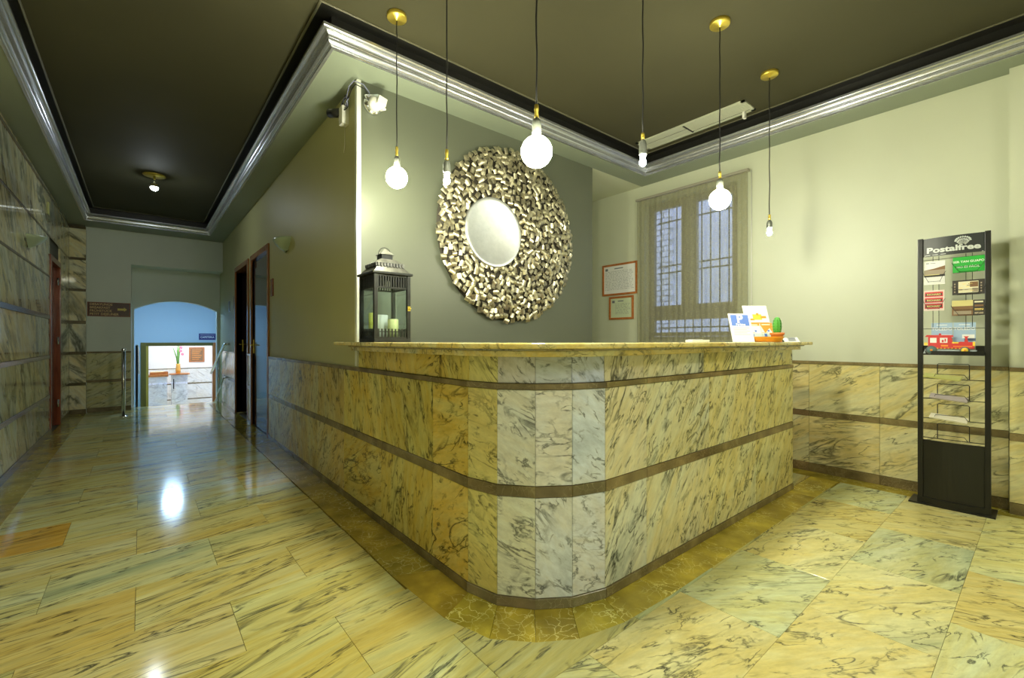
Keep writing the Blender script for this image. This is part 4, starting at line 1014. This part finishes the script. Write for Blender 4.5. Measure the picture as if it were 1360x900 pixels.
basket(-0.145, -0.038, 1.560, 1.63); basket(0.0, 0.150, 1.612, 1.68); basket(-0.147, -0.042, 1.37, 1.44); basket(-0.002, 0.150, 1.462, 1.52); basket(-0.004, 0.150, 1.322, 1.39)
skyb = plain('sky_print', (0.34, 0.48, 0.66), 0.4); navy = plain('navy_print', (0.06, 0.10, 0.2), 0.4)
def d6(b, w, h, t):
    text_mesh('lettering', 'TOLEDO', 0.026, M['paper'], Matrix.Translation((0, h * .80, .0006)), t, 0.0006, 0.0001)
    R(b, -w * .5, h * .92, w * .5, h * .94, M['paper']); R(b, -w, 0, w, h * .28, stone); R(b, -w * .2, h * .5, w * .9, h * .62, M['paper']); R(b, 0, h * .42, w, h * .5, navy)
for x0, x1, lab in ((-0.108, -0.002, 'left blue leaflet with white lettering behind the red toy train cutout'), (0.002, 0.108, 'right blue leaflet with white lettering behind the red toy train cutout')):
    card('travel_leaflet', lab, x0, x1, 1.058, 1.272, skyb, d6, y=-0.006, group='blue travel leaflets in the stand tray')
# train cut-out flyer
T = PS @ Matrix.Translation((-0.015, -0.038, 1.0562)) @ Matrix.Rotation(PI / 2 - 0.05, 4, 'X')
t = thing('train_cutout_flyer', 'red toy train shaped flyer standing in the black stand tray', 'flyer', T=T)
def ppoly(b, pts, z0, z1, m): b.prism(pts, z0, z1, m)
b = B(); ppoly(b, [(-0.130, 0.004), (0.125, 0.004), (0.132, 0.03), (-0.120, 0.035)], -0.002, -0.0004, plain('grey_road_print', (0.36, 0.40, 0.42), 0.5)); b.ob('road', t)
b = B()
ppoly(b, [(-0.105, 0.04), (0.118, 0.04), (0.120, 0.082), (0.055, 0.086), (0.02, 0.072), (0.012, 0.118), (-0.105, 0.118)], 0.0, 0.002, red)
ppoly(b, [(-0.122, 0.118), (0.022, 0.118), (0.018, 0.130), (-0.112, 0.132)], 0.0, 0.003, red); ppoly(b, [(0.072, 0.082), (0.092, 0.082), (0.086, 0.108), (0.094, 0.122), (0.07, 0.122), (0.078, 0.108)], 0.0, 0.002, red)
b.sphere((-0.045, 0.136, 0.001), 0.007, red, 8, (1, 1, .2)); b.ob('train_body', t)
b = B()
for (x, r_) in ((-0.088, 0.030), (0.075, 0.024)):
    b.lathe([(0, 0.002), (r_, 0.002), (r_, 0.004), (0, 0.004)], plain('wheel_grey', (0.12, 0.14, 0.15), 0.5), 20, Matrix.Translation((x, 0.028, 0)))
    b.lathe([(0, 0.004), (r_ * .7, 0.004), (r_ * .7, 0.005), (0, 0.005)], yellow if x > 0 else plain('wheel_teal', (0.10, 0.2, 0.2), 0.5), 20, Matrix.Translation((x, 0.028, 0)))
    b.lathe([(0, 0.005), (r_ * .25, 0.005), (r_ * .25, 0.006), (0, 0.006)], orange, 12, Matrix.Translation((x, 0.028, 0)))
b.ob('wheels', t)
b = B(); R(b, -0.095, 0.078, -0.062, 0.112, M['paper'], 0.0021); R(b, -0.045, 0.078, -0.008, 0.112, M['paper'], 0.0021); R(b, -0.036, 0.082, -0.026, 0.098, red, 0.0027); R(b, -0.022, 0.086, -0.015, 0.106, red, 0.0027)
R(b, -0.04, 0.052, -0.005, 0.064, orange, 0.0021); R(b, 0.015, 0.074, 0.045, 0.084, yellow, 0.0021); R(b, 0.02, 0.052, 0.11, 0.057, orange, 0.0021); R(b, 0.112, 0.058, 0.124, 0.086, yellow, 0.0021); R(b, -0.125, 0.06, -0.108, 0.08, yellow, 0.0021)
for k in range(7): R(b, -0.06 + k * 0.018, 0.036, -0.054 + k * 0.018, 0.044, yellow, 0.0021)
b.ob('windows_and_trim', t)
# lower newspaper racks
papers = [('yellow green folded newspaper in the highest lower rack of the stand', plain('news_green', (0.50, 0.50, 0.16), 0.6), -0.03), ('grey mauve folded newspaper in the second lower rack of the stand', plain('news_grey', (0.46, 0.40, 0.40), 0.6), 0.0), ('cream folded newspaper in the third lower rack of the stand', plain('news_cream', (0.78, 0.74, 0.58), 0.6), 0.0)]
for k, z in enumerate((0.885, 0.745, 0.607, 0.470)):
    b = B(); b.tube([(-0.15, 0.0, z), (0.15, 0.0, z)], 0.0026, M['black'], 6)
    b.tube([(-0.078, 0.012, z - 0.004), (-0.078, 0.014, z + 0.098), (-0.073, 0.014, z + 0.104), (0.073, 0.014, z + 0.104), (0.078, 0.014, z + 0.098), (0.078, 0.012, z - 0.004)], 0.0026, M['black'], 6)
    b.tube([(-0.15, 0.0, z), (-0.09, -0.05, z + 0.01), (-0.08, -0.055, z + 0.035), (0.06, -0.055, z + 0.035), (0.075, -0.05, z + 0.01), (0.078, 0.0, z)], 0.002, M['black'], 6)
    b.tube([(-0.04, 0.0, z), (-0.04, -0.05, z + 0.006)], 0.002, M['black'], 5); b.tube([(0.04, 0.0, z), (0.04, -0.05, z + 0.006)], 0.002, M['black'], 5)
    b.ob('wire_rack', st)
    if k < 3:
        lab, m_, dx = papers[k]
        T = PS @ Matrix.Translation((-0.01 + dx, -0.02, z + 0.012)) @ Matrix.Rotation(0.10, 4, 'Y') @ Matrix.Rotation(0.25, 4, 'X')
        p = thing('newspaper', lab, 'newspaper', T=T, group='newspapers in the lower racks of the stand')
        B().box((-0.10, -0.05, 0), (0.085, 0.032, 0.006), m_, ch=0.002).box((-0.102, -0.052, 0.006), (0.083, 0.030, 0.010), m_, ch=0.0015).ob('pages', p)

# ================================================================== CORNER DEVICES
FW = frame((1.262, YM, 2.815), *NY)
t = thing('emergency_spotlight', 'small round white and chrome spotlight on the dark wall near the corner', 'light fixture', T=FW)
B().lathe([(0, 0), (0.066, 0), (0.068, 0.02), (0.058, 0.03), (0, 0.032)], M['chrome'], 28).ob('base', t)
B().lathe([(0, 0.0), (0.045, 0.0), (0.047, 0.04), (0.036, 0.055), (0, 0.055)], M['white'], 24, Matrix.Translation((0, -0.008, 0.03))).ob('rim', t)
B().box((-0.005, -0.022, 0.06), (0.058, 0.035, 0.115), M['white'], T=Matrix.Rotation(-0.25, 4, 'Z'), ch=0.005).ob('lamp_head', t)
B().tube([(0.04, -0.035, 0.05), (0.052, -0.045, 0.10)], 0.008, M['white'], 8).ob('knob', t)
B().box((-0.05, 0.03, 0.02), (0.05, 0.062, 0.045), M['chrome'], T=Matrix.Rotation(0.35, 4, 'Z')).ob('bracket', t)
FW2 = frame((XC, 3.30, 2.80), *NX)
t = thing('wall_detector', 'white box detector with black nose on the beige side wall corner', 'sensor', T=FW2)
B().box((-0.03, -0.075, 0), (0.04, 0.055, 0.05), M['white'], ch=0.006).ob('housing', t)
B().tube([(-0.04, 0.03, 0.035), (-0.15, 0.055, 0.075)], 0.032, M['black'], 18).ob('black_nose', t)
B().tube([(-0.06, 0.05, 0.065), (-0.12, 0.067, 0.09)], 0.005, M['white'], 6).ob('white_stripe', t)
B().box((-0.05, -0.03, 0.01), (-0.025, 0.02, 0.045), M['white'], ch=0.004).ob('bracket', t)
cb = B(); blk = M['cord']; blu = plain('grey_blue_cable', (0.22, 0.23, 0.36), 0.4)
rr = random.Random(4)
for q in range(4):
    pts_ = []
    for i in range(22):
        a = i / 21 * 2 * PI * 1.15 + q; pts_.append((XC - 0.035 - 0.01 * math.sin(a * 2 + q), 3.22 + (0.04 + 0.008 * q) * math.cos(a) + 0.01 * q, 2.865 + (0.03 + 0.006 * q) * math.sin(a)))
    cb.tube(pts_, 0.003, blk if q % 2 else blu, 6)
cb.tube([(XC - 0.04, 3.20, 2.88), (XC - 0.05, 3.12, 2.925), (XC - 0.04, YM - 0.02, 2.935), (XC + 0.02, YM - 0.035, 2.925), (XC + 0.06, YM - 0.03, 2.89), (XC + 0.08, YM - 0.02, 2.855)], 0.004, blu, 6)
cb.tube([(XC - 0.03, 3.22, 2.86), (XC - 0.035, 3.12, 2.905), (XC - 0.03, YM - 0.02, 2.915), (XC + 0.03, YM - 0.03, 2.90), (XC + 0.07, YM - 0.02, 2.85)], 0.0035, blk, 6)
tag(cb.ob('cable_coil'), 'loose coil of dark cable bundled round the top wall corner', 'cable')
tag(B().tube([(XC - 0.004, 3.335, 2.728), (XC - 0.004, 3.337, 2.60), (XC - 0.003, 3.36, 2.55)], 0.002, M['white'], 6).ob('thin_wire'), 'thin pale wire hanging from the white wall detector', 'cable')

# ================================================================== WALL SCONCES
def sconce(F, label):
    t = thing('wall_sconce', label, 'lamp', T=F, group='pale glass wall sconces')
    vs = []; fs = []; n = 20; k_ = 6
    for side in (0, 1):
        for j in range(k_ + 1):
            f_ = j / k_; sc = 1 - 0.85 * f_ ** 1.6
            for i in range(n + 1):
                a = PI * i / n; rr_ = sc * (1 - 0.03 * side)
                vs.append((0.17 * rr_ * math.cos(a), 0.06 - 0.12 * f_ + 0.01 * math.cos(a) , 0.002 + 0.13 * rr_ * math.sin(a)))
    def id(s_, j, i): return s_ * (k_ + 1) * (n + 1) + j * (n + 1) + i
    for j in range(k_):
        for i in range(n):
            fs.append((id(0, j, i), id(0, j + 1, i), id(0, j + 1, i + 1), id(0, j, i + 1))); fs.append((id(1, j, i + 1), id(1, j + 1, i + 1), id(1, j + 1, i), id(1, j, i)))
    for i in range(n): fs.append((id(0, 0, i), id(0, 0, i + 1), id(1, 0, i + 1), id(1, 0, i))); 
    fs.append(tuple(id(0, k_, i) for i in range(n + 1)))
    B().add(vs, fs, M['pale_glass'], True).ob('glass_bowl', t)
    B().box((-0.05, -0.03, 0), (0.05, 0.03, 0.04), M['white'], ch=0.004).ob('wall_plate', t)
sconce(frame((XL + 0.003, 6.45, 2.13), *PX), 'pale glass wall sconce on the polished marble wall at left')
sconce(frame((XC, 5.05, 2.13), *NX), 'pale glass wall sconce on the beige wall beside the door')

# ================================================================== DOORS AND PLATES OF THE CORRIDOR
def door(idx, y0, y1, open_, top=2.30):
    d = D.objects.new('door_%d' % idx, None); COL.objects.link(d); struct(d); d.location = (XC, y0, 0); 
    T0 = Matrix.Translation((-XC, -y0, 0)); th = 0.07
    for lo, hi in (((XC - 0.02, y0, 0), (XC + 0.10, y0 + th, top)), ((XC - 0.02, y1 - th, 0), (XC + 0.10, y1, top)), ((XC - 0.02, y0 + th, top - th), (XC + 0.10, y1 - th, top))):
        B().box(lo, hi, M['brown_wood'], ch=0.006).ob('door_frame', d, T0)
    if not open_:
        leaf = B().box((XC + 0.015, y0 + th, 0.01), (XC + 0.055, y1 - th, top - th), M['dark_wood']).ob('door_leaf', d, T0)
        gl = B().box((XC + 0.008, y0 + th + 0.10, 0.95), (XC + 0.015, y1 - th - 0.10, top - th - 0.12), plain('door_glass', (0.03, 0.035, 0.05), 0.04)).ob('pane', leaf)
    else:
        leaf = B().box((XC + 0.08, y0 + th, 0.01), (XC + 0.12, y1 - th, top - th), M['dark_wood']).ob('door_leaf', d, T0)
    xh = XC + (0.008 if not open_ else 0.08)
    B().box((xh - 0.008, y1 - th - 0.07, 0.98), (xh, y1 - th - 0.03, 1.16), M['brass'], ch=0.002).tube([(xh, y1 - th - 0.05, 1.09), (xh - 0.045, y1 - th - 0.05, 1.09), (xh - 0.045, y1 - th - 0.17, 1.085)], 0.008, M['brass'], 8).ob('door_handle', leaf)
door(1, 5.88, 7.0, False); door(2, 7.17, 8.34, True)
b = B(); b.box((XC + 0.15, 5.9, -0.1), (XC + 0.16, 8.4, 2.6), M['backing']); struct(b.ob('wall_behind_doors'))
d3_ = D.objects.new('door_3', None); COL.objects.link(d3_); struct(d3_); d3_.location = (XL, 7.8, 0); T0 = Matrix.Translation((-XL, -7.8, 0))
for lo, hi in (((XL - 0.12, 7.80, 0), (XL + 0.012, 7.87, 2.21)), ((XL - 0.12, 8.63, 0), (XL + 0.012, 8.70, 2.21)), ((XL - 0.12, 7.87, 2.14), (XL + 0.012, 8.63, 2.21))): B().box(lo, hi, M['red_wood'], ch=0.005).ob('door_frame', d3_, T0)
lf = B().box((XL - 0.09, 7.87, 0.01), (XL - 0.05, 8.63, 2.14), M['red_wood'], ch=0.003).ob('door_leaf', d3_, T0)
for z in (0.30, 1.15, 1.95): B().tube([(XL - 0.012, 8.60, z - 0.05), (XL - 0.012, 8.60, z + 0.05)], 0.012, M['chrome'], 8).ob('hinge', lf)
struct(B().box((XL - 0.2, 7.7, 0), (XL - 0.18, 8.8, 2.3), M['backing']).ob('wall_behind_door'))
tag(B().box((-0.055, -0.10, 0), (0.055, 0.10, 0.012), M['red_wood'], ch=0.002).ob('wall_plaque', None, frame((XC, 5.72, 1.76), *NX)), 'small dark red wooden plaque on the wall right of the near door', 'plaque')
tag(B().box((-0.07, -0.09, 0), (0.07, 0.09, 0.01), plain('grey_plate', (0.20, 0.22, 0.22), 0.4), ch=0.002).ob('notice_plate', None, frame((XC, 8.98, 1.73), *NX)), 'small grey notice plate on the corridor wall near the arch', 'plate')
tag(B().box((-0.05, -0.10, 0), (0.05, 0.10, 0.012), plain('bronze_plate', (0.16, 0.12, 0.06), 0.4), ch=0.002).ob('door_plate', None, frame((XC, 8.43, 1.77), *NX)), 'small bronze plate beside the far corridor doorway', 'plate')
tag(B().box((-0.045, -0.07, 0), (0.045, 0.07, 0.012), plain('yellow_plate', (0.45, 0.46, 0.18), 0.4), ch=0.002).ob('wall_label', None, frame((XL + 0.001, 7.65, 2.73), *PX)), 'small yellow plate high on the left marble wall', 'plate')

# breakfast sign
t = thing('breakfast_sign', 'dark red wooden direction sign with gold lettering and arrow', 'sign', T=frame((-0.40, YE, 1.655), *NY))
B().box((-0.262, -0.115, 0), (0.262, 0.115, 0.012), M['red_wood'], ch=0.003).ob('board', t)
B().box((-0.250, -0.103, 0.012), (0.250, 0.103, 0.014), plain('maroon_panel', (0.055, 0.008, 0.006), 0.35)).ob('panel', t)
gl_ = plain('gilt', (0.75, 0.52, 0.22), 0.4); gy = plain('gilt_arrow', (0.72, 0.60, 0.12), 0.4)
for k, s_ in enumerate(('DESAYUNOS', 'BREAKFAST', 'FR\u00dcHST\u00dcCK', 'PETIT DEJEUNER')):
    text_mesh('lettering', s_, 0.050, gl_, Matrix.Translation((-0.235, 0.078 - k * 0.052, 0.0145)), t, 0.0006, 0.0005, 'LEFT', sx=0.95)
B().prism([(0.10, -0.012), (0.18, -0.012), (0.18, -0.030), (0.218, 0.005), (0.18, 0.040), (0.18, 0.022), (0.10, 0.022)], 0.014, 0.017, gy).ob('arrow', t)

# post and handrails at the stair head
t = thing('barrier_post', 'slim chrome barrier post standing at the left of the stair head', 'post', (-0.207, 8.94, 0))
B().lathe([(0, 0), (0.05, 0), (0.05, 0.008), (0.03, 0.014), (0, 0.014)], M['chrome'], 24).ob('foot', t)
B().tube([(0, 0, 0.01), (0, 0, 1.0)], 0.023, M['chrome'], 16).ob('pole', t)
B().sphere((0, 0, 1.01), 0.027, M['chrome'], 16).ob('knob', t)
t = thing('stair_handrail', 'chrome handrail running down the stairs along the right wall', 'handrail', (1.10, 9.0, 0))
B().tube([(0.063, 0.0, 1.09), (0.02, 0.0, 1.09), (-0.005, 0.06, 1.07), (-0.02, 1.5, 0.58), (-0.02, 1.75, 0.50)], 0.022, M['chrome'], 12).ob('top_rail', t)
B().tube([(0.063, 0.12, 0.52), (-0.0, 0.14, 0.50), (-0.02, 1.4, -0.14)], 0.014, M['chrome'], 10).ob('lower_rail', t)
B().tube([(-0.01, 0.75, 0.84), (-0.01, 0.80, 0.0)], 0.012, M['chrome'], 10).ob('upright', t)
t = thing('stair_handrail_post', 'dark upright handrail end at the left jamb of the arch', 'handrail', (-0.06, 10.10, 0))
B().tube([(0, 0, -0.1), (0, 0, 1.06)], 0.018, M['black'], 10).ob('upright', t)
B().tube([(0, 0, 1.06), (0.01, 0.1, 1.05), (0.02, 1.4, 0.5)], 0.018, M['chrome'], 10).ob('top_rail', t)

# ================================================================== LOWER PASSAGE AND CAFE ROOM BEYOND THE ARCH
bw = M['bluewall'] = plain('pale_blue_paint', (0.50, 0.62, 0.70), 0.7)
ww = M['whitewall'] = plain('white_paint', (0.82, 0.80, 0.78), 0.6)
b = B(); b.box((-0.6, 9.86, -1.3), (-0.45, 13.5, 2.4), bw); b.box((1.62, 10.2, -1.3), (1.75, 13.5, 2.4), bw); b.box((-0.6, 13.5, 1.10), (1.75, 13.62, 2.4), bw)
b.box((-0.6, 13.5, -1.3), (-0.012, 13.62, 1.10), bw); b.box((1.465, 13.5, -1.3), (1.75, 13.62, 1.10), bw)
struct(b.ob('wall_passage'))
b = B(); b.box((-0.6, 10.3, 2.20), (1.75, 13.6, 2.3), bw); b.box((-0.13, YE, -0.12), (XC, 10.05, -0.0), M['floor']); struct(b.ob('ceiling_passage'))
steps = B()
for k in range(6): steps.box((-0.45, 10.05 + k * 0.28, -1.3), (1.62, 10.05 + (k + 1) * 0.28, -0.17 * (k + 1)), M['floor'])
steps.box((-0.6, 11.7, -1.3), (1.75, 13.6, -1.1), M['floor']); struct(steps.ob('floor_stairs'))
t = thing('passage_lamp', 'round ceiling lamp glimpsed under the arch crown', 'lamp', (0.50, 11.6, 2.20))
B().lathe([(0, -0.06), (0.10, -0.055), (0.14, -0.03), (0.15, 0.0), (0, 0.0)], emit('passage_glow', (0.45, 0.70, 1.0), 190.0), 28).ob('diffuser', t)
B().lathe([(0.150, -0.02), (0.165, -0.02), (0.165, 0.0), (0.150, 0.0)], M['white'], 28).ob('rim', t)
t = thing('cafe_sign', 'dark blue cafe sign above the lower glass doorway', 'sign', T=frame((1.275, 13.5, 1.245), *NY))
B().box((-0.175, -0.08, 0), (0.175, 0.08, 0.012), plain('navy_panel', (0.03, 0.03, 0.16), 0.4), ch=0.002).ob('board', t)
text_mesh('lettering', 'CAFETERIA', 0.062, M['paper'], Matrix.Translation((0, -0.015, 0.0125)), t, 0.0006, 0.0005, sx=0.95)
B().box((-0.15, 0.04, 0.012), (0.15, 0.046, 0.013), M['paper']).ob('line', t)
d4_ = D.objects.new('door_4', None); COL.objects.link(d4_); struct(d4_)
of = M['olive_frame'] = plain('olive_gilt_frame', (0.13, 0.11, 0.02), 0.35, 0.3)
B().box((-0.012, 13.46, -1.1), (0.085, 13.60, 1.10), of, ch=0.008).ob('door_frame', d4_); B().box((0.085, 13.46, 1.02), (1.40, 13.60, 1.10), of, ch=0.006).ob('door_frame', d4_)
B().box((0.085, 13.47, -1.1), (0.130, 13.59, 1.02), plain('gilt_inner', (0.45, 0.33, 0.05), 0.35, 0.3)).ob('door_frame', d4_)
B().box((1.385, 13.46, -1.1), (1.465, 13.60, 1.10), M['orange_wood']).ob('door_frame', d4_)
for x0, x1 in ((0.13, 0.49), (0.50, 1.385)): 
    g_ = B().box((x0, 13.53, -1.08), (x1, 13.54, 1.02), M['glass']).ob('glass_leaf', d4_)
B().tube([(0.60, 13.50, -0.02), (0.60, 13.50, 0.22)], 0.012, M['black'], 8).ob('door_handle', d4_)
tag(B().box((-0.08, -0.05, 0), (0.08, 0.05, 0.62), plain('blue_glass_box', (0.35, 0.55, 0.66), 0.25), ch=0.006).ob('pedal_bin', None, Matrix.Translation((-0.12, 13.2, -1.1)) @ Matrix.Scale(1.45, 4, (0, 0, 1))), 'pale blue bin at the left foot of the lower door frame', 'bin')
# cafe room
b = B(); b.box((-1.2, 16.2, -1.3), (3.2, 16.35, 2.4), ww); b.box((-1.35, 13.62, -1.3), (-1.2, 16.35, 2.4), ww); b.box((3.2, 13.62, -1.3), (3.35, 16.35, 2.4), ww); struct(b.ob('wall_cafe'))
b = B(); b.box((-1.2, 13.62, 1.9), (3.2, 16.3, 2.0), ww); struct(b.ob('ceiling_cafe'))
struct(B().box((-1.2, 13.6, -1.3), (3.2, 16.3, -1.1), M['floor']).ob('floor_cafe'))
cm = M['cafemarble'] = marble('cafe_marble', angle=-0.3, jitter=0.4, light=(0.84, 0.84, 0.84), warm=(0.82, 0.78, 0.72), grey=(0.6, 0.6, 0.62), vscale=2.0, rough=0.2, thick=0.012, vamt=0.6)
wcafe = D.objects['wall_cafe']; FK = frame((0, 16.18, 0), *NY)
for i in range(6):
    u0 = -0.4 + i * 0.55
    slab('marble_tile', wcafe, FK, u0, u0 + 0.55, -0.55, -0.13, 0.015, cm); slab('marble_tile', wcafe, FK, u0, u0 + 0.55, -0.09, 0.32, 0.015, cm); slab('marble_tile', wcafe, FK, u0, u0 + 0.55, -1.1, -0.58, 0.015, cm)
    slab('marble_band', wcafe, FK, u0, u0 + 0.55, -0.13, -0.09, 0.015, M['brown'], out=0.003); slab('marble_band', wcafe, FK, u0, u0 + 0.55, 0.32, 0.345, 0.015, M['brown'], out=0.004); slab('marble_band', wcafe, FK, u0, u0 + 0.55, -0.58, -0.55, 0.015, M['brown'], out=0.003)
t = thing('cafe_counter', 'white marble serving ledge beyond the glass doorway', 'counter', (0.35, 15.1, -1.1))
B().box((-0.30, -0.25, 0), (0.17, 0.3, 1.30), cm, ch=0.004).ob('body', t); B().box((-0.34, -0.29, 1.30), (0.20, 0.32, 1.35), M['orange_wood'], ch=0.004).ob('ledge', t)
t = thing('bread_basket', 'orange brown basket tray on the far serving ledge', 'basket', (0.36, 15.05, 0.25))
B().prism([(-0.18, -0.12), (0.18, -0.12), (0.18, 0.12), (-0.18, 0.12)], 0, 0.012, M['orange_wood']).ob('tray', t)
for sx in (-1, 1): B().box((sx * 0.18 - 0.01, -0.13, 0), (sx * 0.18 + 0.01, 0.13, 0.07), M['orange_wood']).ob('side', t)
for sy in (-1, 1): B().box((-0.19, sy * 0.12 - 0.008, 0), (0.19, sy * 0.12 + 0.008, 0.07), M['orange_wood']).ob('side', t)
for k, w_ in enumerate(('left', 'middle', 'right')): tag(B().sphere((0, 0, 0), 0.05, plain('bread_%d' % k, (0.78, 0.60, 0.34), 0.7), 14, (1.3, 0.8, 0.7)).ob('bread_roll', None, Matrix.Translation((0.24 + k * 0.085, 15.02 + (k % 2) * 0.05, 0.299))), w_ + ' pale bread roll in the tray on the far serving ledge', 'bread', 'bread rolls in the far tray')
t = thing('flower_vase', 'slim vase of tall green stems and pink flowers beyond the glass doorway', 'vase', (0.78, 15.30, 0.25))
B().lathe([(0, 0), (0.05, 0), (0.06, 0.08), (0.045, 0.22), (0.052, 0.26), (0.046, 0.26), (0.04, 0.2), (0, 0.02)], plain('amber_glass', (0.7, 0.4, 0.08), 0.2), 20).ob('vase', t)
b = B(); pk = B(); rr = random.Random(9); gr_ = plain('stem_green', (0.10, 0.26, 0.05), 0.6); pkm = plain('pink_petals', (0.80, 0.18, 0.30), 0.6)
for k in range(12):
    a = rr.uniform(0, 6.28); e = rr.uniform(0.03, 0.12); h_ = rr.uniform(0.5, 0.85)
    p = [(0, 0, 0.1), (e * .3 * math.cos(a), e * .3 * math.sin(a), h_ * .6), (e * math.cos(a), e * math.sin(a), h_)]
    b.tube(p, [0.012, 0.018, 0.008], gr_, 5)
for k in range(7):
    a = rr.uniform(0, 6.28); c_ = Vector((0.10 + rr.uniform(-.05, .07), rr.uniform(-.08, .08), 0.60 + rr.uniform(-.1, .12)))
    for q in range(5): d = Vector((math.cos(q * 1.257 + a), 0.4 * math.sin(a), math.sin(q * 1.257 + a))) * 0.022; pk.sphere(c_ + d, 0.017, pkm, 8, (1, .5, 1))
b.ob('stems', t); pk.ob('flowers', t)
B().box((-0.20, -0.22, -0.03), (0.25, 0.2, 0.0), M['orange_wood'], ch=0.004).box((-0.15, -0.16, -1.35), (0.2, 0.15, -0.03), cm).ob('pedestal', t)
t = thing('framed_menu', 'orange brown framed menu board on the far white wall', 'picture', T=frame((1.27, 16.2, 0.73), *NY))
B().box((-0.19, -0.22, 0), (0.19, 0.22, 0.02), M['orange_wood'], ch=0.004).ob('frame', t); B().box((-0.15, -0.18, 0.02), (0.15, 0.18, 0.022), brown).ob('panel', t)
b = B()
for k in range(6): b.box((-0.12, 0.13 - k * 0.055, 0.022), (0.12 - 0.03 * (k % 3), 0.145 - k * 0.055, 0.024), M['orange'])
b.ob('print', t)
t = thing('cafe_ceiling_lamp', 'bright white ceiling lamp in the room beyond the glass doorway', 'lamp', (1.0, 14.8, 1.9))
B().box((-0.5, -0.3, -0.05), (0.5, 0.3, 0), M['white']).ob('housing', t); B().box((-0.47, -0.27, -0.056), (0.47, 0.27, -0.0502), emit('cafe_glow', (1.0, 0.95, 0.9), 40.0)).ob('diffuser', t)
